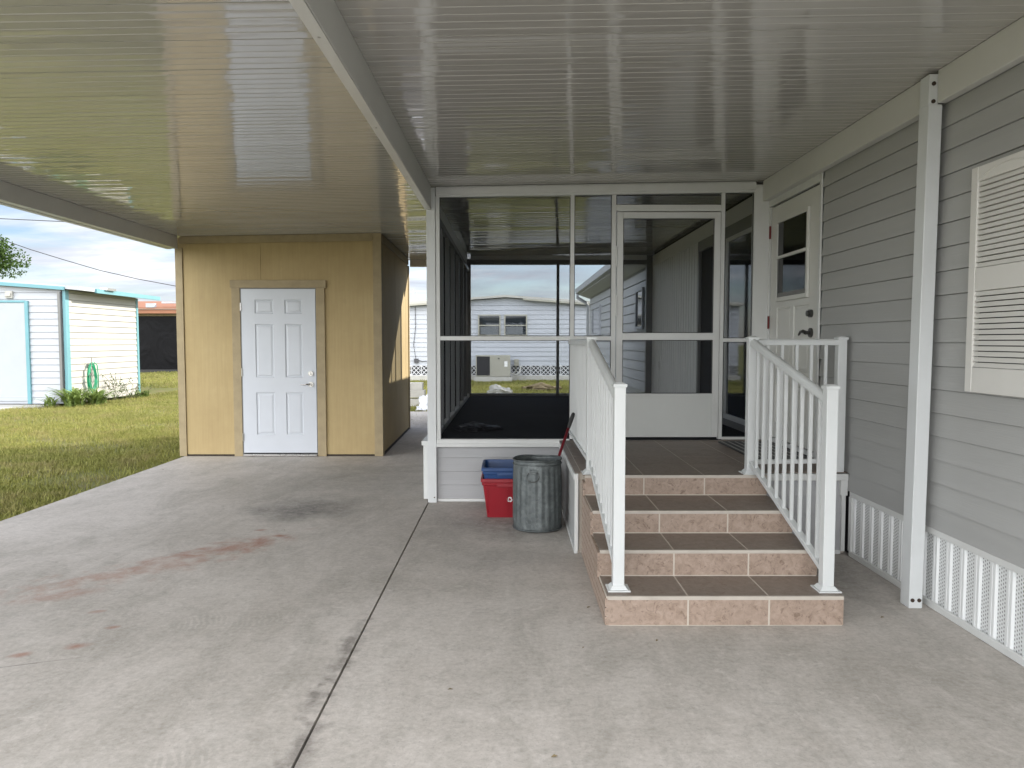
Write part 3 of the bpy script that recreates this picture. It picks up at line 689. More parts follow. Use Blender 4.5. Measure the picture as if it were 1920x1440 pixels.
for (ya,yb,za,zb) in ((6.72,6.78,.56,2.62),(8.96,9.02,.56,2.62),(6.78,8.96,2.50,2.62),(6.78,8.96,.56,.63),(7.84,7.92,.63,2.50)): m.box(HX-.03,HX+.019,ya,yb,za,zb)
world_child(m.build('frame', 'dark_frame', None, .003), sd)
m = MB()
for (ya,yb,za,zb) in ((6.78,7.84,.63,.68),(6.78,6.82,.68,2.5),(7.80,7.84,.68,2.5),(6.82,7.80,2.46,2.5)): m.box(HX-.034,HX-.01,ya,yb,za,zb)
world_child(m.build('sash', 'bead_white', None, .003), sd)
world_child(MB().box(HX-.015,HX-.009,6.82,7.80,.68,2.46).build('glass', 'glass', None), sd)
world_child(MB().box(HX+.004,HX+.010,7.92,8.96,.63,2.5).build('dark_opening_panel', 'interior_dark', None), sd)  # flat dark panel, painted as the unlit inside of the open doorway

# ------------------------------------------------------------------ screened porch
por = thing('screened_porch', (.8, 6.66, 0), 'screened porch with white frame, dark carpet and screen door', 'porch')
FY0, FY1 = 6.605, 6.655
def hz(x): return cz(x)-.004
m = MB()
m.quad8([(-.655,6.60,2.692),(2.135,6.60,2.735),(2.135,6.67,2.735),(-.655,6.67,2.692),(-.655,6.60,hz(-.655)-.0),(2.135,6.60,hz(2.135)),(2.135,6.67,hz(2.135)),(-.655,6.67,hz(-.655))])
m.quad8([(-.655,6.59,2.712),(2.14,6.59,2.755),(2.14,6.60,2.755),(-.655,6.60,2.712),(-.655,6.59,hz(-.655)-.012),(2.14,6.59,hz(2.14)-.012),(2.14,6.60,hz(2.14)-.012),(-.655,6.60,hz(-.655)-.012)])
m.build('header', 'frame_white', por, .003)
def mem(name, *b, mat='frame_white', p=por, bev=.0025):
    m = MB()
    for q in b: m.box(*q)
    return m.build(name, mat, p, bev)
mem('jamb', (-.66,-.625,FY0,FY1,.566,2.70))
mem('mullion', (.522,.556,FY0,FY1,.566,2.712))
mem('mullion', (.884,.922,FY0,FY1,.566,2.718))
mem('mullion', (1.842,1.876,FY0,FY1,.566,2.733))
mem('corner_post', (2.128,2.262,FY0-.005,FY1+.01,.563,2.80))
mem('sill', (-.66,.522,FY0-.012,FY1,.518,.566)); mem('sill', (1.876,2.128,FY0,FY1,.562,.585))
mem('cap_trim', (-.66,.50,FY0-.022,FY0-.0125,.498,.530))
mem('mid_rail', (-.625,.522,FY0+.004,FY1-.004,1.444,1.480)); mem('mid_rail', (.556,.884,FY0+.004,FY1-.004,1.444,1.480)); mem('mid_rail', (1.876,2.128,FY0+.004,FY1-.004,1.43,1.462))
mem('door_header', (.922,1.842,FY0,FY1,2.572,2.628))
# door leaf
dl = mem('screen_door', (.930,.984,FY0-.006,FY1-.012,.585,2.562), (1.784,1.838,FY0-.006,FY1-.012,.585,2.562), (.984,1.784,FY0-.006,FY1-.012,2.51,2.562), (.984,1.784,FY0-.006,FY1-.012,1.447,1.508), (.984,1.784,FY0-.006,FY1-.012,.585,.60), (.984,1.784,FY0-.006,FY1-.012,.955,.972))
MB().box(.984,1.784,FY0+.006,FY0+.020,.60,.955).build('kick_plate', 'kick', dl, .002)
for z0_, z1_ in ((.972,1.447),(1.508,2.51)):
    MB().box(.984,1.784,FY0+.014,FY0+.0155,z0_,z1_).build('mesh', 'screen', dl)
for z in (2.18, 1.75, .95):
    m = MB(); m.cyl((.926,FY0-.010,z-.09), .009, .18, 'z', 8); m.build('hinge', 'frame_white', dl)
# dark spline around screens
m = MB()
def spline(x0,x1,z0,z1,y=FY0-.0005,t=.006):
    m.box(x0,x1,y,y+.004,z0,z0+t); m.box(x0,x1,y,y+.004,z1-t,z1); m.box(x0,x0+t,y,y+.004,z0+t,z1-t); m.box(x1-t,x1,y,y+.004,z0+t,z1-t)
for q in ((-.625,.522,1.481,2.690),(-.625,.522,.567,1.443),(.556,.884,1.481,2.708),(.556,.884,.567,1.443),(.922,1.842,2.629,2.715),(1.877,2.127,1.463,2.728),(1.877,2.127,.586,1.429)):
    spline(*q, y=FY0+.012)
for q in ((.984,1.784,.973,1.446),(.984,1.784,1.509,2.509)): spline(*q, y=FY0+.004)
m.build('spline', 'black', por)
for q in ((-.625,.522,1.481,2.70),(-.625,.522,.567,1.443),(.556,.884,1.481,2.715),(.556,.884,.567,1.443),(.922,1.842,2.629,2.73),(1.876,2.128,1.463,2.745),(1.876,2.128,.585,1.429)):
    MB().box(q[0],q[1],FY0+.020,FY0+.0212,q[2],q[3]).build('mesh', 'screen', por)
# knee wall, floor
m = MB(); lap(m, 'y-', 6.645, -.66, .455, .028, .498, .1225); m.build('knee_wall', 'siding_grey_front', por)
mem('base_trim', (-.66,.455,6.625,6.665,.0,.027))
m = MB(); m.box(-.74,2.262,6.668,12.0,.0,.545); m.build('floor_base', 'concrete_pale', por)
m = MB(); m.box(-.655,HX-.035,6.672,11.98,.5455,.56); m.build('carpet', 'carpet', por)
m = MB(); lap(m, 'x+', -.76, 6.70, 12.0, .03, .49, .1225) if False else None
m = MB(); m.box(-.775,-.742,6.66,12.02,.02,.50); m.build('knee_wall', 'siding_grey', por)
mem('corner_trim', (-.785,-.742,6.645,6.66,.02,.53)); mem('cap_trim', (-.80,-.742,6.64,12.02,.505,.545))
# left and back framing (darker, inside the porch)
YB = 11.95
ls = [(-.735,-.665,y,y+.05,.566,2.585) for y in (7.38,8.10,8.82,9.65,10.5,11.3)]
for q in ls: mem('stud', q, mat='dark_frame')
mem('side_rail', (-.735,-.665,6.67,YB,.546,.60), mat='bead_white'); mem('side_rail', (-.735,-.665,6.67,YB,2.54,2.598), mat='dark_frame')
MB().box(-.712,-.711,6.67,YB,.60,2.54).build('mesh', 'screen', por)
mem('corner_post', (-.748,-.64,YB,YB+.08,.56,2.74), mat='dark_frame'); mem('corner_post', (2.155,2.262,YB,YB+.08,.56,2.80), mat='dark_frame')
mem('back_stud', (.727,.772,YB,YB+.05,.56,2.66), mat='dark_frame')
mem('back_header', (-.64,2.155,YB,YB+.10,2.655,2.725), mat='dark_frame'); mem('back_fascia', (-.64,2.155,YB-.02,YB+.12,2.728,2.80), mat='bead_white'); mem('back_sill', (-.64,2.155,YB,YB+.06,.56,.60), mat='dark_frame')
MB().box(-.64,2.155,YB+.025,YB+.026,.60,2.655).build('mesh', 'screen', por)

# black crumpled bag on the porch carpet
def crumple(name, c, r, h, mat, seed, sx=1.0):
    bm = bmesh.new(); bmesh.ops.create_icosphere(bm, subdivisions=4, radius=1)
    rr = random.Random(seed); ph = [rr.uniform(0,6) for _ in range(9)]
    for v in bm.verts:
        x,y,z = v.co
        k = 1+.12*math.sin(6*x+ph[0]+2*math.sin(5*y+ph[1]))+.10*math.sin(9*y+ph[2]+3*z)+.08*math.sin(13*x+7*y+ph[3])+.05*math.sin(21*y+17*z+ph[4])
        v.co = (c[0]+x*r*sx*k, c[1]+y*r*k, max(c[2]+.001, c[2]+h*.35+z*h*.65*k*(1+.3*math.sin(4*x+ph[5]))))
    me = bpy.data.meshes.new(name); bm.to_mesh(me); bm.free(); me.materials.append(M[mat]); o = bpy.data.objects.new(name, me); COL.objects.link(o); return o
bag = paint('black_bag', (.010,.010,.012), .5, .1, bs=.8, bscale=22); M['bag'] = bag
tag(crumple('plastic_bag', (-.33,7.35,.56), .17, .06, 'bag', 4, 1.2), 'crumpled black plastic bag lying on the dark porch carpet', 'bag')

# ------------------------------------------------------------------ tiled steps and landing
st = thing('entry_steps', (1.08, 3.7, 0), 'four tiled steps and landing up to the doors', 'steps')
SX0, SX1 = .487, 1.679
rows = [(3.695,0,.151),(4.028,.151,.293),(4.395,.293,.427),(4.852,.427,.558)]
ends = [4.028,4.395,4.852]
LZ = .558
g_ = .0045
jx = [(.894,1.303),(.893,1.302),(.885,1.292),(.872,1.27)]
for i, (y, z0, z1) in enumerate(rows):
    y2 = ends[i] if i < 3 else 5.0
    x1 = SX1
    MB().box(SX0+.006, x1-.004, y+.0018, y2+.0012, 0, z1-.0018).build('step_core', 'grout', st)
    m = MB(); a, b = jx[i]
    for p, q in ((SX0, a-g_), (a+g_, b-g_), (b+g_, x1)): m.box(p, q, y, y+.0055, z0+.004, z1-.019)
    m.build('riser', 'tile', st, .001)
    m = MB(); m.box(SX0, x1, y-.002, y+.012, z1-.017, z1+.0005); m.build('nosing', 'nose_trim', st, .001)
    if i < 3:
        m = MB()
        for p, q in ((SX0, a-g_), (a+g_, b-g_), (b+g_, x1)): m.box(p, q, y+.014, y2-.002, z1-.0055, z1-.0005)
        m.build('tread', 'tread', st, .001)
# landing top
m = MB(); xs = [.44,.47,.872,1.27,1.668,2.066,2.262]; ys = [4.866,5.27,5.67,6.07,6.47,6.600]
for i in range(1, len(xs)-1):
    for j in range(len(ys)-1):
        if xs[i] >= 1.60 and j == 0: m.box(xs[i]+.002, xs[i+1]-.002, 4.97, ys[j+1]-.002, LZ-.0055, LZ-.0005)
        else: m.box(xs[i]+.003, xs[i+1]-.003, ys[j]+.003, ys[j+1]-.003, LZ-.0055, LZ-.0005)
m.box(.43,.468,4.96,6.60,LZ-.0055,LZ-.0005)
m.build('landing_top', 'tread', st, .001)
MB().box(.45, 2.26, 5.0, 6.62, 0, LZ-.0018).build('landing_core', 'grout', st)
# grey siding on the landing's sides with white trims
m = MB(); lap(m, 'x-', .448, 4.985, 6.62, .028, .50, .1225, .008, .012); m.build('side_siding', 'siding_grey', st)
m = MB(); m.box(.428,.452,4.962,4.984,.02,.548); m.box(.424,.452,4.985,6.60,.50,.548); m.box(.428,.452,4.985,6.60,.0,.027); m.build('side_trim', 'frame_white', st, .002)
m = MB(); lap(m, 'y-', 4.985, 1.70, 2.225, .028, .503, .1225, .008, .012); m.build('front_siding', 'siding_grey_front', st)
m = MB(); m.box(1.69,2.262,4.955,4.99,.503,.548); m.box(2.215,2.262,4.962,4.984,.40,.502); m.box(2.226,2.252,4.964,4.986,.02,.40); m.box(1.69,2.226,4.968,4.99,.0,.027); m.build('front_trim', 'frame_white', st, .002)
# tan stacked boards on the open left side of the steps
m = MB()
def prof_top(y):
    for i in (3,2,1,0):
        if y >= rows[i][0]: return rows[i][2]
    return 0
zz = .004
tops = [(3.695,4.028,.151),(4.028,4.395,.293),(4.395,4.852,.427),(4.852,4.96,.54)]
for k in range(12):
    z0 = k*.0465+.003; z1 = z0+.043
    ya = next((a for a,b,t in tops if t >= z1-.012), None)
    if ya is None: continue
    m.box(SX0-.0125, SX0+.003, ya+.002, 4.958, z0, z1)
m.build('side_boards', 'tile', st, .0015)
MB().box(SX0-.004,SX0+.005,3.70,4.958,.0,.15).box(SX0-.004,SX0+.005,4.40,4.958,.15,.42).build('side_backing', 'grout', st)

# ------------------------------------------------------------------ railings
def post(p, x, y, z0, z1, w=.058, label=None, base=True):
    m = MB(); m.box(x-w/2,x+w/2,y-w/2,y+w/2,z0+.004,z1-.018); o = m.build('post', 'rail_white', p, .003)
    m = MB(); h = w/2+.006
    m.box(x-h,x+h,y-h,y+h,z1-.020,z1-.004)
    m.quad8([(x-h+.004,y-h+.004,z1-.004),(x+h-.004,y-h+.004,z1-.004),(x+h-.004,y+h-.004,z1-.004),(x-h+.004,y+h-.004,z1-.004),(x-.014,y-.014,z1+.004),(x+.014,y-.014,z1+.004),(x+.014,y+.014,z1+.004),(x-.014,y+.014,z1+.004)])
    m.build('cap', 'rail_white', o, .0015)
    if base:
        m = MB(); h = .058; k = w/2+.004
        m.box(x-h,x+h,y-h,y+h,z0,z0+.007)
        m.quad8([(x-h+.012,y-h+.012,z0+.007),(x+h-.012,y-h+.012,z0+.007),(x+h-.012,y+h-.012,z0+.007),(x-h+.012,y+h-.012,z0+.007),(x-k,y-k,z0+.026),(x+k,y-k,z0+.026),(x+k,y+k,z0+.026),(x-k,y+k,z0+.026)])
        m.build('base_plate', 'rail_white', o, .0015)
    return o
def railing(p, A, B, zt0, zt1, zb0, zb1, n, pick=.019, top=True):
    """sloped or level run between A(x,y) and B(x,y); zt*/zb* top and bottom rail heights at each end"""
    ax, ay = A; bx, by = B; d = Vector((bx-ax, by-ay, 0)); Ln = d.length; u = d/Ln; s = Vector((-u.y, u.x, 0))
    def bar(za, zb, hw, pts):
        m = MB(); bm = m.bm; rr = []
        for (X, Yy, z) in ((ax, ay, za), (bx, by, zb)):
            rr.append([bm.verts.new((X+s.x*o_, Yy+s.y*o_, z+h_)) for o_, h_ in pts])
        n_ = len(pts); bm.faces.new(rr[0]); bm.faces.new(rr[1][::-1])
        for i in range(n_): bm.faces.new((rr[0][i], rr[1][i], rr[1][(i+1)%n_], rr[0][(i+1)%n_]))
        return m
    w = .026
    rnd_prof = [(-w,-.022),(w,-.022),(w,-.008),(w*.9,.004),(w*.62,.014),(w*.25,.019),(-w*.25,.019),(-w*.62,.014),(-w*.9,.004),(-w,-.008)]
    bar(zt0, zt1, w, rnd_prof).build('handrail', 'rail_white', p, .001)
    bar(zb0, zb1, w, [(-.018,-.014),(.018,-.014),(.018,.014),(-.018,.014)]).build('bottom_rail', 'rail_white', p, .002)
    for k in range(n):
        t = (k+.75)/(n+.5); X, Yy = ax+(bx-ax)*t, ay+(by-ay)*t
        zt = zt0+(zt1-zt0)*t-.02; zb = zb0+(zb1-zb0)*t+.010
        m = MB(); h = pick/2; m.box(X-h,X+h,Yy-h,Yy+h,zb,zt); m.build('picket', 'rail_white', p, .0015)
T1 = .1505
LR = thing('stair_railing', (.56,3.82,T1), 'white metal railing on the left of the steps, running back to the porch', 'railing')
post(LR, .556, 3.815, T1, 1.222); post(LR, .531, 4.935, LZ, 1.466)
railing(LR, (.556,3.846), (.531,4.904), 1.155, 1.432, .245, .635, 10)
railing(LR, (.531,4.966), (.531,6.600), 1.432, 1.432, .635, .635, 15)
RR = thing('stair_railing', (1.63,3.82,T1), 'white metal railing on the right of the steps, turning to the grey wall', 'railing')
post(RR, 1.632, 3.80, T1, 1.212); post(RR, 1.590, 4.925, LZ, 1.466); post(RR, 2.198, 4.925+.05, LZ, 1.466, base=False)
railing(RR, (1.632,3.831), (1.590,4.894), 1.145, 1.432, .245, .635, 9)
railing(RR, (1.621,4.93), (2.168,4.97), 1.432, 1.432, .635, .635, 5)

# door mat
m = MB(); m.box(1.80,2.24,5.50,6.45,LZ,LZ+.010); mt = m.build('door_mat', 'black', None, .003)
tag(mt, 'black striped doormat on the tiled landing by the house door', 'doormat')
m = MB()
for k in range(7): m.box(1.82+k*.058,1.83+k*.058,5.53,6.42,LZ+.0101,LZ+.012)
m.build('stripe', 'concrete_pale', mt)

# ------------------------------------------------------------------ trash can
tc_ = thing('trash_can', (.203,5.70,0), 'dented galvanised ribbed trash can with a wire handle, standing by the steps', 'trash can')
cx, cy = .203, 5.70
def can_wall(r0, r1, z0, z1, flute, name, mat, inner=False):
    bm = bmesh.new(); SEG = 176; rings = []
    zs = [z0, z0+.012, z0+.03, z0+.06] + [z0+.06+(z1-z0-.12)*k/10 for k in range(1,11)] + [z1-.04, z1-.02, z1]
    for z in zs:
        t = (z-z0)/(z1-z0); r = r0+(r1-r0)*t
        env = min(1, max(0, (z-z0-.03)/.03))*min(1, max(0, (z1-.045-z)/.03))
        row = []
        for k in range(SEG):
            a = 2*math.pi*k/SEG
            f = flute*env*(.5+.5*math.cos(a*22))
            dent = -.012*math.exp(-((a-4.35)/.22)**2)*math.exp(-((z-.02)/.16)**2) - .010*math.exp(-((a-3.9)/.35)**2)*math.exp(-((z-z1)/.12)**2)+.006*math.sin(2*a+1)*t
            rr = r+f+dent
            row.append(bm.verts.new((cx+rr*math.cos(a), cy+rr*math.sin(a), z+(.004*math.sin(3*a+.6)*t))))
        rings.append(row)
    for i in range(len(rings)-1):
        for k in range(SEG): bm.faces.new((rings[i][k], rings[i][(k+1)%SEG], rings[i+1][(k+1)%SEG], rings[i+1][k]))
    me = bpy.data.meshes.new(name); bm.to_mesh(me); bm.free(); me.materials.append(M[mat])
    for p in me.polygons: p.use_smooth = True
    o = bpy.data.objects.new(name, me); COL.objects.link(o); o.parent = tc_; o.matrix_parent_inverse = Matrix.Translation(tc_.location).inverted()
    md = o.modifiers.new('s', 'SOLIDIFY'); md.thickness = .002; md.offset = -1
    return o
can_wall(.184, .176, .012, .535, .0055, 'body', 'galv')
m = MB(); m.cyl((cx,cy,.020), .178, .004, 'z', 48); m.build('bottom', 'galv', tc_)
def wob_ring(z, r, t, amp, ph):
    pts = [(cx+(r+.006*math.sin(2*a+1)*amp-(.010*math.exp(-((a-3.9)/.35)**2) if amp else 0))*math.cos(a), cy+(r+.006*math.sin(2*a+1)*amp-(.010*math.exp(-((a-3.9)/.35)**2) if amp else 0))*math.sin(a), z+.004*math.sin(3*a+.6)*amp) for a in [2*math.pi*k/64 for k in range(65)]]
    return MB().tube(pts, t, 8, cap=False)
wob_ring(.535, .179, .0065, 1, 0).build('rim', 'galv', tc_, smooth=True)
wob_ring(.503, .181, .004, 1, 0).build('rim', 'galv', tc_, smooth=True)
wob_ring(.012, .187, .006, 0, 0).build('foot_ring', 'galv', tc_, smooth=True)
a = math.radians(258); hx, hy = cx+.186*math.cos(a), cy+.186*math.sin(a)
m = MB(); m.box(hx-.028,hx+.028,hy-.006,hy+.008,.462,.478); m.box(hx-.022,hx+.022,hy-.009,hy+.006,.444,.462)
hd = m.build('handle', 'galv', tc_, .002)
pts = [(hx-.03,hy-.008,.455),(hx-.042,hy-.014,.440),(hx-.046,hy-.018,.418),(hx-.034,hy-.02,.398),(hx-.012,hy-.02,.388),(hx+.014,hy-.02,.389),(hx+.036,hy-.019,.402),(hx+.046,hy-.017,.424),(hx+.040,hy-.012,.446),(hx+.03,hy-.008,.457)]
m = MB(); m.tube(pts, .0032, 6); m.build('wire_loop', 'bronze', hd, smooth=True)
# long red handled tool standing in the can
tl = thing('broom_handle', (.24,5.70,.03), 'dark red tool handle with black grip sticking out of the trash can', 'tool')
b0 = Vector((.19,5.66,.03)); b1 = Vector((.502,5.95,.865)); dd = (b1-b0).normalized()
g0 = b1-dd*.135
m = MB(); m.tube([b0, g0], .0115, 12); m.build('shaft', 'red_handle', tl, smooth=True)
m = MB(); ks = [0,.15,.5,.8,.95,1]; m.tube([g0+(b1-g0)*k for k in ks], .015, 12, rs=[.0125,.0155,.0165,.0165,.013,.005]); m.build('grip', 'rubber', tl, smooth=True)

# ------------------------------------------------------------------ recycling bins
def bin_obj(name, x0, x1, y0, y1, z0, z1, taper, mat, label, dark=None):
    t = thing(name, ((x0+x1)/2, y0, z0), label, 'recycling bin', 'stacked recycling bins')
    bm = bmesh.new()
    def loop(ins, z, rad=.03):
        pts = []; a0_, a1_, b0_, b1_ = x0+ins, x1-ins, y0+ins, y1-ins
        for cx_, cy_, st_ in ((a1_-rad,b1_-rad,0),(a0_+rad,b1_-rad,90),(a0_+rad,b0_+rad,180),(a1_-rad,b0_+rad,270)):
            for k in range(6):
                an = math.radians(st_+k*18); pts.append(bm.verts.new((cx_+rad*math.cos(an), cy_+rad*math.sin(an), z)))
        return pts
    L_ = [loop(taper, z0), loop(taper*.12, z1-.06), loop(-.004, z1-.055), loop(-.006, z1-.03), loop(-.014, z1-.028), loop(-.014, z1-.004), loop(-.008, z1), loop(.004, z1), loop(.010, z1-.02), loop(taper+.006, z0+.006)]
    for l0, l1 in zip(L_, L_[1:]):
        n = len(l0)
        for k in range(n): bm.faces.new((l0[k], l0[(k+1)%n], l1[(k+1)%n], l1[k]))
    bm.faces.new(L_[0]); bm.faces.new(L_[-1])
    me = bpy.data.meshes.new('body'); bm.to_mesh(me); bm.free(); me.materials.append(M[mat])
    o = bpy.data.objects.new('body', me); COL.objects.link(o); o.parent = t; o.matrix_parent_inverse = Matrix.Translation(t.location).inverted()
    md = o.modifiers.new('b', 'BEVEL'); md.width = .002; md.segments = 2; md.limit_method = 'ANGLE'; md.angle_limit = R(35)
    return t
bx0, bx1, by0, by1 = -.232, .175, 5.985, 6.42
red = bin_obj('recycling_bin', bx0, bx1, by0, by1, .0, .325, .038, 'red_plastic', 'red recycling bin with white recycling symbol, below the blue bin beside the trash can')
blue = bin_obj('recycling_bin', bx0+.006, bx1-.006, by0+.006, by1-.006, .085, .415, .038, 'blue_plastic', 'blue recycling bin stacked inside the red one beside the trash can')
m = MB()   # lip scoops on the rims
for q in (red, blue):
    z = .30 if q is red else .392
    m2 = MB(); m2.box(bx0+.12,bx1-.12,by0-.016,by0-.006,z-.040,z-.012); m2.build('grip', 'red_plastic' if q is red else 'blue_plastic', q, .003)
    m2 = MB()
    for xx in (bx0+.04, bx1-.04, (bx0+bx1)/2): m2.quad8([(xx-.003,by0+.030,z-.26),(xx+.003,by0+.030,z-.26),(xx+.003,by0+.04,z-.26),(xx-.003,by0+.04,z-.26),(xx-.003,by0+.0015,z-.06),(xx+.003,by0+.0015,z-.06),(xx+.003,by0+.02,z-.06),(xx-.003,by0+.02,z-.06)]) if q is red else None
    if q is red: m2.build('rib', 'red_plastic', q)
m.bm.free()
# recycling symbol: three bent arrows chasing round a triangle
m = MB(); sc_ = .0285; scx, scz = -.010, .152
def onface(u, v):   # point on the tapered front face
    z = scz+v; f = (z-.0)/(.265); ins = .038*(1-f)+.0045*f
    return (scx+u, by0+ins-.0022, z)
for k in range(3):
    an = math.radians(90+120*k)
    def rot(u, v, an=an-math.radians(90)): return (u*math.cos(an)-v*math.sin(an), u*math.sin(an)+v*math.cos(an))
    band = [(-.62,.22),(-.30,.78),(.30,.78),(.44,.54),(.62,.64),(.50,.12),(-.02,.28),(.16,.38),(.10,.48),(-.12,.48),(-.34,.08)]
    P3 = [onface(*(sc_*c for c in rot(u, v))) for u, v in band]
    m.poly(P3)
m.build('recycling_symbol', 'white_print', red)

# ------------------------------------------------------------------ white vinyl shed on the left
vs = thing('vinyl_shed', (-12.5,17.2,0), 'white vinyl shed with aqua trim across the lawn on the left', 'shed')
m = MB(); lap(m, 'y-', 17.2, -20, -10.30, .0, 2.62, .150, .018, .03, .006); m.build('front_wall', 'house_white', vs)
m = MB(); lap(m, 'x+', -10.21, 17.29, 20.45, .0, 2.62, .150, .018, .03, .012); m.build('side_wall', 'house_white_sun_tint', vs)
m = MB(); m.box(-19.9,-10.25,17.24,20.4,.0,2.60); m.build('wall_core', 'house_white', vs)
m = MB(); m.prism([(-20.3,2.66),(-15.6,3.07),(-9.82,2.60),(-9.82,2.68),(-15.6,3.17),(-20.3,2.76)], 'y', 17.10, 20.9); m.build('roof', 'house_white', vs)
m = MB(); m.prism([(-20,2.60),(-15.6,2.98),(-10.22,2.60)], 'y', 17.19, 17.24); m.build('gable', 'house_white', vs)
m = MB(); m.quad8([(-15.6,17.06,2.995),(-10.15,17.06,2.60),(-10.15,17.10,2.60),(-15.6,17.10,2.995),(-15.6,17.06,3.075),(-10.15,17.06,2.675),(-10.15,17.10,2.675),(-15.6,17.10,3.075)]); m.build('rake_trim', 'aqua', vs)
m = MB(); m.box(-9.84,-9.78,17.75,20.95,2.575,2.675); m.build('gutter', 'aqua', vs)
m = MB(); m.box(-10.25,-10.185,17.16,17.20,.0,2.60); m.box(-10.195,-10.185,17.20,17.30,.0,2.60); m.build('corner_trim', 'aqua', vs)
MB().box(-10.20,-10.185,20.40,20.50,.0,2.60).build('corner_trim', 'aqua', vs)
m = MB(); m.box(-10.335,-10.275,17.10,17.165,.05,2.56); m.build('downspout', 'dark_frame', vs, .006)
m = MB(); m.box(-14.2,-11.12,17.15,17.19,.06,2.31); vd = m.build('garage_door', 'vinyl_door', vs, .004)
m = MB(); m.box(-14.2,-11.12,17.145,17.152,.16,.18); m.build('rail', 'house_white', vd)
m = MB(); m.box(-11.115,-11.04,17.14,17.20,.0,2.36); m.box(-14.2,-11.12,17.14,17.20,2.32,2.37); m.build('door_trim', 'aqua', vs)
for x in (-11.82, -11.46):
    m = MB(); m.box(x-.08,x+.08,17.13,17.19,2.42,2.58); m.box(x-.06,x+.06,17.10,17.13,2.46,2.54); m.build('flood_light', 'concrete_pale', vs, .004)
m = MB(); m.box(-9.9,-9.72,18.1,18.5,2.66,2.72); m.build('gutter_guard', 'steel', vs)

# garden hose on the shed's side
hs = thing('garden_hose', (-10.14,18.0,.9), 'green garden hose coiled on a hook on the white vinyl shed', 'hose')
m = MB(); rr = random.Random(3)
pts = []
turns = 5
for k in range(turns*24+1):
    a = 2*math.pi*k/24; t = k/24
    ry = .155+.03*math.sin(t*2.3); rz = .36+.04*math.sin(t*1.7+1)
    x = -10.165+.045+.025*math.sin(t*3)
    yy = 18.03+ry*math.sin(a)+.03*math.sin(t*1.9); z = .58+rz*math.cos(a)*(1 if math.cos(a) < 0 else .85)-.03*math.cos(t*2)
    pts.append((x, yy, z))
m.tube(pts, .0125, 6); m.build('coil', 'hose_green', hs, smooth=True)
m = MB(); m.tube([(-10.19,17.97,.84),(-10.09,17.97,.84),(-10.08,17.97,1.05)], .01, 6); m.build('hook', 'steel', hs)
m = MB(); m.tube([(-10.12,18.15,.92),(-10.11,18.25,.86),(-10.11,18.29,.62),(-10.11,18.28,.30)], .0125, 6); m.build('hose_end', 'hose_green', hs, smooth=True)

# clumps of strap-leaved plants at the shed
def strap_plant(name, x, y, n, h, sp, label, group, mat='strap_leaf', seed=1):
    r = random.Random(seed); bm = bmesh.new()
    for k in range(n):
        a = r.uniform(0, 6.28); ln = h*r.uniform(.6,1.2); w = r.uniform(.014,.026); rs = r.uniform(.35,1.15)*sp
        bx_, by_ = x+r.gauss(0,.07), y+r.gauss(0,.07); prev = None
        for s in range(7):
            t = s/6; d = rs*t**1.3; z = -.06+ln*(t*1.5-t*t*r.uniform(.85,1.05))
            px, py = bx_+math.cos(a)*d, by_+math.sin(a)*d; ww = w*(1-t**2.5)+.001
            v0 = bm.verts.new((px-math.sin(a)*ww, py+math.cos(a)*ww, z)); v1 = bm.verts.new((px+math.sin(a)*ww, py-math.cos(a)*ww, z))
            if prev: bm.faces.new((prev[0], prev[1], v1, v0))
            prev = (v0, v1)
    me = bpy.data.meshes.new(name); bm.to_mesh(me); bm.free(); me.materials.append(M[mat]); o = bpy.data.objects.new(name, me); COL.objects.link(o)
    tag(o, label, 'plant', group); return o
strap_plant('strap_leaf_plant', -10.02, 17.1, 120, .60, .72, 'largest strap-leaved clump below the hose at the shed corner', 'plants along the vinyl shed', seed=2)
strap_plant('strap_leaf_plant', -9.72, 17.5, 95, .52, .62, 'middle strap-leaved clump right of the hose coil', 'plants along the vinyl shed', seed=3)
strap_plant('strap_leaf_plant', -10.48, 16.95, 26, .36, .45, 'small sparse strap-leaved clump at the shed downspout', 'plants along the vinyl shed', seed=4)
strap_plant('strap_leaf_plant', -9.78, 19.8, 40, .28, .30, 'low thin clump near the far corner of the vinyl shed', 'plants along the vinyl shed', seed=6)
def wispy(x, y, h, label, seed):
    r = random.Random(seed); t = thing('wispy_shrub', (x,y,0), label, 'shrub', 'plants along the vinyl shed')
    m = MB(); lf = MB()
    for k in range(9):
        a = r.uniform(0,6.28); p = Vector((x+r.gauss(0,.06), y+r.gauss(0,.06), -.05)); pts = [p.copy()]
        for s in range(6):
            p = p+Vector((math.cos(a)*.05+r.gauss(0,.03), math.sin(a)*.05+r.gauss(0,.03), h/6*r.uniform(.6,1.1))); pts.append(p.copy())
            for q in range(4):
                c = p+Vector((r.gauss(0,.04), r.gauss(0,.04), r.gauss(0,.03))); u = Vector((r.gauss(0,1), r.gauss(0,1), r.gauss(0,1))).normalized()*.022; v = Vector((r.gauss(0,1), r.gauss(0,1), r.gauss(0,1))).normalized()*.016
                lf.poly([c-u, c+v, c+u, c-v])
        m.tube(pts, .004, 5)
    m.build('stem', 'bark', t); lf.build('foliage', 'leaf', t)
wispy(-9.9, 18.75, .75, 'thin wispy shrub by the vinyl shed wall, right of the strap leaves', 5)
wispy(-9.85, 19.35, .45, 'lower wispy shrub by the vinyl shed wall near its far corner', 8)

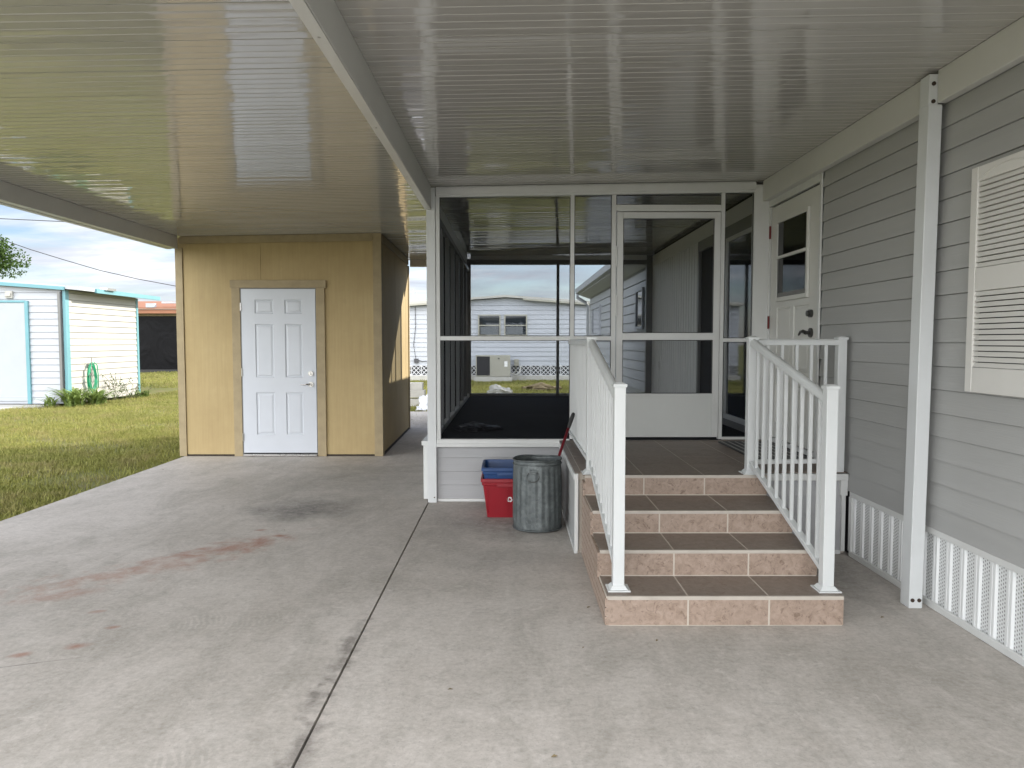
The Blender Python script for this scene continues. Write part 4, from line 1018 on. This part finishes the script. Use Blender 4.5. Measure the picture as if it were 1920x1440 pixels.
# tree beyond the vinyl shed
def tree(x, y, z, rx, rz, label, seed):
    r = random.Random(seed); t = thing('broadleaf_tree', (x,y,0), label, 'tree')
    m = MB(); m.tube([(x,y,-.1),(x+.1,y,1.6),(x-.1,y+.1,z-.6),(x,y,z+.5)], .2, 10, rs=[.26,.2,.15,.05])
    clumps = []
    for k in range(40):
        a, b = r.uniform(0,6.28), r.uniform(-.9,1.3); q = r.uniform(.35,1.05)
        c = Vector((x+rx*q*math.cos(a)*math.cos(b), y+rx*q*math.sin(a)*math.cos(b), z+rz*q*math.sin(b))); clumps.append((c, r.uniform(.35,.7)))
        if k % 3 == 0: m.tube([(x,y,z-1.0), ((x+c.x)/2, (y+c.y)/2, (z-.6+c.z)/2), tuple(c)], .05, 6, rs=[.08,.05,.015])
    m.build('trunk', 'bark', t, smooth=True)
    rg = np.random.default_rng(seed); allp = []
    for c, s in clumps:
        n = 900; d = rg.normal(size=(n,3)); d /= np.linalg.norm(d, axis=1)[:,None]; rad = s*rg.uniform(.2,1.5,n)**.8
        p = np.array(c)+d*rad[:,None]*np.array([1.15,1.15,.8])
        u = rg.normal(size=(n,3)); u /= np.linalg.norm(u, axis=1)[:,None]; v = np.cross(u, rg.normal(size=(n,3))); v /= np.linalg.norm(v, axis=1)[:,None]
        u *= rg.uniform(.045,.085,n)[:,None]; v *= rg.uniform(.022,.042,n)[:,None]
        allp.append(np.stack([p-u, p+v, p+u, p-v], 1))
    P = np.concatenate(allp); n = len(P); me = bpy.data.meshes.new('crown')
    me.vertices.add(n*4); me.vertices.foreach_set('co', P.reshape(-1).astype(np.float32)); me.loops.add(n*4); me.loops.foreach_set('vertex_index', np.arange(n*4, dtype=np.int32))
    me.polygons.add(n); me.polygons.foreach_set('loop_start', (np.arange(n)*4).astype(np.int32)); me.polygons.foreach_set('loop_total', np.full(n,4,np.int32)); me.update(); me.materials.append(M['leaf'])
    o = bpy.data.objects.new('crown', me); COL.objects.link(o); o.parent = t; o.matrix_parent_inverse = Matrix.Translation(t.location).inverted()
tree(-20.75, 28, 4.65, 1.55, .95, 'leafy green tree rising behind the white vinyl shed', 11)

# black tarp covered carport with orange roof edge, far left
tp = thing('covered_carport', (-17,36.5,0), 'low orange-roofed carport closed off with black tarp, beyond the lawn', 'carport')
MB().box(-21,-12.5,36.5,36.55,-.05,2.75).build('tarp_wall', 'tarp_black', tp)
MB().box(-21.3,-12.3,36.1,40,2.78,2.98).build('fascia', 'roof_brown', tp)
MB().quad8([(-21.4,36.0,2.99),(-12.2,36.0,2.99),(-12.2,41,3.6),(-21.4,41,3.6),(-21.4,36.0,3.04),(-12.2,36.0,3.04),(-12.2,41,3.65),(-21.4,41,3.65)]) if False else None
m = MB(); m.prism([(36.0,2.99),(41,3.55),(41,3.62),(36.0,3.06)], 'x', -21.4, -12.2); m.build('roof', 'roof_brown', tp)
m = MB(); m.box(-17.5,-17.1,35.95,36.2,3.06,3.26); m.box(-16.9,-12.2,36.3,36.5,3.27,3.36); m.build('vent', 'house_white', tp)
MB().box(-21,-12.5,36.44,36.5,-.06,.06).build('tarp_hem', 'rubber', tp)
MB().box(-21,-12.5,36.42,36.48,2.66,2.77).build('tie_strip', 'grass_dead', tp)

# ------------------------------------------------------------------ white mobile home behind
wh = thing('mobile_home', (-.2,28.5,0), 'long white mobile home with two small windows behind the porch', 'house')
m = MB(); lap(m, 'y-', 28.5, -4.15, 3.7, .52, 2.80, .175, .022, .04, .006); m.build('wall', 'house_white', wh)
m = MB(); m.prism([(-4.15,2.80),(3.7,2.80),(-.2,3.08)], 'y', 28.49, 28.52); m.build('gable', 'house_white', wh)
m = MB(); m.box(-4.12,3.67,28.55,36,.0,2.82); m.build('wall_core', 'house_white', wh)
m = MB(); m.prism([(-4.35,2.80),(-.2,3.10),(3.95,2.80),(3.95,2.88),(-.2,3.18),(-4.35,2.88)], 'y', 28.25, 36.5); m.build('roof', 'house_white_sun_tint', wh)
m = MB(); m.quad8([(-4.2,28.22,2.74),(-1.6,28.22,2.93),(-1.6,28.30,2.93),(-4.2,28.30,2.74),(-4.2,28.22,2.81),(-1.6,28.22,3.00),(-1.6,28.30,3.00),(-4.2,28.30,2.81)])
m.quad8([(.45,28.22,2.985),(3.9,28.22,2.735),(3.9,28.30,2.735),(.45,28.30,2.985),(.45,28.22,3.055),(3.9,28.22,2.805),(3.9,28.30,2.805),(.45,28.30,3.055)])
m.build('fascia_trim', 'ac_beige', wh)
MB().box(-4.13,3.68,28.46,28.52,.14,.52).build('block_skirting', 'breeze', wh)
MB().box(-4.2,3.75,28.36,28.5,-.08,.14).build('footing', 'concrete_pale', wh)
for x0, x1 in ((-1.20,-.44),(-.21,.57)):
    m = MB(); z0, z1 = 1.68, 2.40; t = .05
    m.box(x0-.05,x0,28.42,28.49,z0-.05,z1+.05); m.box(x1,x1+.05,28.42,28.49,z0-.05,z1+.05); m.box(x0,x1,28.42,28.49,z1,z1+.05); m.box(x0,x1,28.42,28.49,z0-.05,z0); m.box(x0,x1,28.43,28.47,2.02,2.06)
    wfm = m.build('window', 'ac_beige', wh)
    MB().box(x0,x1,28.462,28.468,z0,z1).build('pane', 'glass', wfm)
    MB().box(x0+.04,x1-.12,28.452,28.460,z0+.03,1.99).build('blind', 'curtain', wfm)
m = MB(); m.tube([(-3.63,28.44,2.75),(-3.62,28.44,2.0),(-3.70,28.44,1.3),(-3.62,28.44,.75)], .012, 6); m.tube([(-3.62,28.44,.75),(-3.4,28.42,.68),(-3.2,28.42,.66)], .012, 6); m.box(-3.68,-3.52,28.38,28.44,.62,.78); m.build('cable_drop', 'cable', wh)
m = MB(); m.tube([(-3.78,28.9,2.85),(-3.78,28.9,3.45)], .016, 6); m.tube([(-3.72,28.9,3.38),(-3.4,28.9,3.0),(-3.3,28.9,2.86)], .01, 6); m.tube([(-3.4,28.9,3.0),(-3.0,28.9,3.12)], .01, 6); m.box(-3.84,-3.7,28.85,28.95,2.84,2.90); m.box(-3.38,-3.24,28.85,28.95,2.84,2.90); m.build('antenna', 'concrete_pale', wh)
# air conditioner
ac = thing('air_conditioner', (-.66,27.6,.12), 'beige air conditioning unit standing below the windows of the white home', 'air conditioner')
MB().box(-1.30,-.02,27.55,28.25,.13,.92).build('cabinet', 'ac_beige', ac, .01)
MB().box(-1.26,-.78,27.535,27.549,.18,.88).build('grille', 'interior_dark', ac)
MB().box(-1.35,.05,27.5,28.3,-.06,.12).build('pad', 'concrete_pale', ac)
m = MB(); m.box(-.24,-.13,27.54,27.548,.50,.70); m.build('sticker', 'white_print', ac)
m = MB(); m.cyl((-.45,27.548,.80), .03, -.01, 'y', 12); m.build('knob', 'black', ac)
m = MB(); m.tube([(.0,27.9,.25),(.15,27.85,.18),(.30,27.95,.22),(.38,28.2,.50)], .03, 8); m.build('pipe', 'concrete_pale', ac)
eb = thing('meter_box', (.20,28.4,.5), 'small grey electric box on the white home beside the air conditioner', 'electric box')
m = MB(); m.box(.12,.30,28.34,28.42,.50,.76); m.tube([(.2,28.38,.5),(.2,28.38,.30),(.1,28.38,.2)], .02, 6); m.build('box', 'ac_beige', eb, .01)
# pale rock on the back lawn, dirt mound, salvage at the end of the walkway
o = crumple('boulder', (-.32,20.9,-.06), .26, .24, 'concrete_pale', 9, 1.25); tag(o, 'pale low boulder on the back lawn seen through the porch', 'rock')
o = crumple('dirt_mound', (.95,23.0,-.06), .42, .17, 'grass_dead', 12, 1.3); tag(o, 'brown dirt mound on the back lawn', 'dirt mound')
cbs = thing('concrete_block', (-2.15,17.2,-.05), 'white concrete blocks stacked past the end of the walkway', 'concrete block')
m = MB()
for k, (dx, dz) in enumerate(((0,0),(.03,.20),(-.02,.37))): m.box(-2.36+dx,-2.0+dx+(.06 if k == 0 else 0),17.0,17.25,-.05+dz,.12+dz)
m.build('block', 'concrete_pale', cbs, .008)
m = MB(); bm = m.bm; rows_ = []
for i in range(12):
    rows_.append([bm.verts.new((-2.02+.75*j/9+.03*math.sin(i*1.3+j), 15.7+1.1*i/11+.04*math.sin(j*2.1), -.03+.10*(i/11)+.03*math.sin(j*1.7+i*.9)+.02*math.sin(j*4.1+i*2.3)+.16*(i/11)**2)) for j in range(10)])
for i in range(11):
    for j in range(9): bm.faces.new((rows_[i][j], rows_[i][j+1], rows_[i+1][j+1], rows_[i+1][j]))
o = m.build('plastic_sheet', 'tarp_white'); md = o.modifiers.new('s', 'SOLIDIFY'); md.thickness = .01
tag(o, 'crumpled white plastic sheet on the grass at the walkway end', 'plastic sheet')

# ------------------------------------------------------------------ neighbour house behind, right
nb = thing('neighbour_house', (4,12.8,0), 'pale grey lap-sided house with gutter just behind the porch', 'house')
NX = 2.22
m = MB(); lap(m, 'x-', NX, 12.2, 21.0, .60, 2.62, .168, .018, .03, .010); m.build('wall', 'neighbour_grey', nb)
m = MB(); m.box(NX+.03,8,12.2,21.0,.0,2.66); m.build('wall_core', 'neighbour_grey', nb)
m = MB(); m.prism([(NX-.30,2.74),(NX-.30,2.88),(5,3.5),(8.3,2.86),(8.3,2.64),(NX-.02,2.64)], 'y', 12.15, 21.2); m.build('roof', 'neighbour_grey', nb)
m = MB(); m.prism([(NX-.39,2.78),(NX-.305,2.76),(NX-.302,2.90),(NX-.41,2.90)], 'y', 12.15, 21.25); m.build('gutter', 'house_white', nb)
m = MB(); m.tube([(NX-.35,21.1,2.80),(NX-.35,21.1,2.66),(NX-.12,21.08,2.52),(NX-.05,21.07,2.42),(NX-.05,21.07,.15)], .045, 8); m.build('downspout', 'house_white', nb, smooth=True)
for y0, y1, z0, z1 in ((18.4,20.05,1.64,2.28),(12.45,13.06,1.69,2.28)):
    m = MB(); t = .05
    m.box(NX-.05,NX,y0-t,y0,z0-t,z1+t); m.box(NX-.05,NX,y1,y1+t,z0-t,z1+t); m.box(NX-.05,NX,y0,y1,z1,z1+t); m.box(NX-.05,NX,y0,y1,z0-t,z0)
    wn = m.build('window', 'house_white', nb)
    MB().box(NX-.03,NX-.018,y0,y1,z0,z1).build('pane', 'glass', wn)

# ------------------------------------------------------------------ overhead cables
def at(px, py, Y):
    F = 1400.; p = math.atan(80/F); r = (px-960)/F; u = (720-py)/F
    a = (r, math.cos(p)+u*math.sin(p), -math.sin(p)+u*math.cos(p)); t = Y/a[1]; return (a[0]*t, Y, 1.435+a[2]*t)
for pl_, lb in (([(-420,360),(-200,405),(0,447),(60,468),(125,488),(190,507),(260,523),(335,537),(440,552),(520,560)], 'sagging dark overhead cable crossing the left sky above the vinyl shed'), ([(-420,398),(-150,406),(0,410),(130,416),(300,428),(500,448)], 'thin upper cable close under the carport roof edge in the left sky')):
    pts = [at(px, py, 26+ (px+420)/940*6) for px, py in pl_]
    o = MB().tube(pts, .017, 6).build('power_line', 'cable', None, smooth=True); tag(o, lb, 'cable')

# ------------------------------------------------------------------ world, sun, camera
SUN = Vector((.8,.6,.47)).normalized()
el = math.asin(SUN.z); az = math.atan2(SUN.x, SUN.y)
w = bpy.data.worlds.new('World'); SC.world = w; w.use_nodes = True; nt = w.node_tree
for n in list(nt.nodes): nt.nodes.remove(n)
out = N(nt, 'ShaderNodeOutputWorld'); bg = N(nt, 'ShaderNodeBackground'); L(nt, bg.outputs[0], out.inputs[0])
sky = N(nt, 'ShaderNodeTexSky'); sky.sky_type = 'NISHITA'; sky.sun_disc = False; sky.sun_elevation = el; sky.sun_rotation = az
sky.air_density = 1.0; sky.dust_density = .6; sky.ozone_density = 1.5
tc = N(nt, 'ShaderNodeTexCoord'); sep = N(nt, 'ShaderNodeSeparateXYZ'); L(nt, tc.outputs['Generated'], sep.inputs[0])
zz = math_n(nt, 'MAXIMUM', sep.outputs[2], .03); zz = math_n(nt, 'ADD', zz, .12)
cmb = N(nt, 'ShaderNodeCombineXYZ'); L(nt, math_n(nt, 'DIVIDE', sep.outputs[0], zz), cmb.inputs[0]); L(nt, math_n(nt, 'DIVIDE', sep.outputs[1], zz), cmb.inputs[1])
n1 = noise(nt, cmb.outputs[0], .8, 9, .6, .4)
mp = N(nt, 'ShaderNodeMapping'); mp.inputs['Scale'].default_value = (.55,1.4,1); mp.inputs['Location'].default_value = (3.1,1.7,0); L(nt, cmb.outputs[0], mp.inputs[0])
n2 = noise(nt, mp.outputs[0], 1.1, 9, .62, .3)
mask = ramp(nt, n1, [(.40, (0,0,0)), (.60, (1,1,1))])
# extra brightness added to the unseen sky behind the camera, to light the carport
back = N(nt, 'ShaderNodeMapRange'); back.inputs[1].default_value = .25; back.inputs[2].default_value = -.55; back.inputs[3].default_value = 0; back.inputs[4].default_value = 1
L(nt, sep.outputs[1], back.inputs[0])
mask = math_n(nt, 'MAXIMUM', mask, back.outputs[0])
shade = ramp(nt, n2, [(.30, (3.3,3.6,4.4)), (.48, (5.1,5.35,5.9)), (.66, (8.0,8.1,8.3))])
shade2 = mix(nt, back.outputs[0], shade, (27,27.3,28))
skyt = mix(nt, 1.0, sky.outputs[0], (1.0,1.03,1.15), 'MULTIPLY')
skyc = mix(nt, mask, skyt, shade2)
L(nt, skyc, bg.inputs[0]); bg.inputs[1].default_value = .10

sl = bpy.data.lights.new('sun', 'SUN'); sl.energy = 4.6; sl.angle = R(.5); sl.color = (1,.93,.80)
so = bpy.data.objects.new('sun', sl); COL.objects.link(so); so.rotation_euler = SUN.to_track_quat('Z', 'Y').to_euler(); so.location = SUN*40

cam = bpy.data.cameras.new('camera'); co = bpy.data.objects.new('camera', cam); COL.objects.link(co)
cam.sensor_width = 36; cam.lens = 36*1400/1920; cam.clip_end = 1000; cam.clip_start = .05
co.location = (0,0,1.435); co.rotation_euler = (R(90)-math.atan(80/1400), 0, -math.atan(2/1400)); SC.camera = co

SC.view_settings.view_transform = 'Standard'; SC.view_settings.look = 'None'; SC.view_settings.gamma = 1; SC.view_settings.exposure = .82
SC.cycles.max_bounces = 8; SC.cycles.diffuse_bounces = 5; SC.cycles.transparent_max_bounces = 16; SC.cycles.use_denoising = True
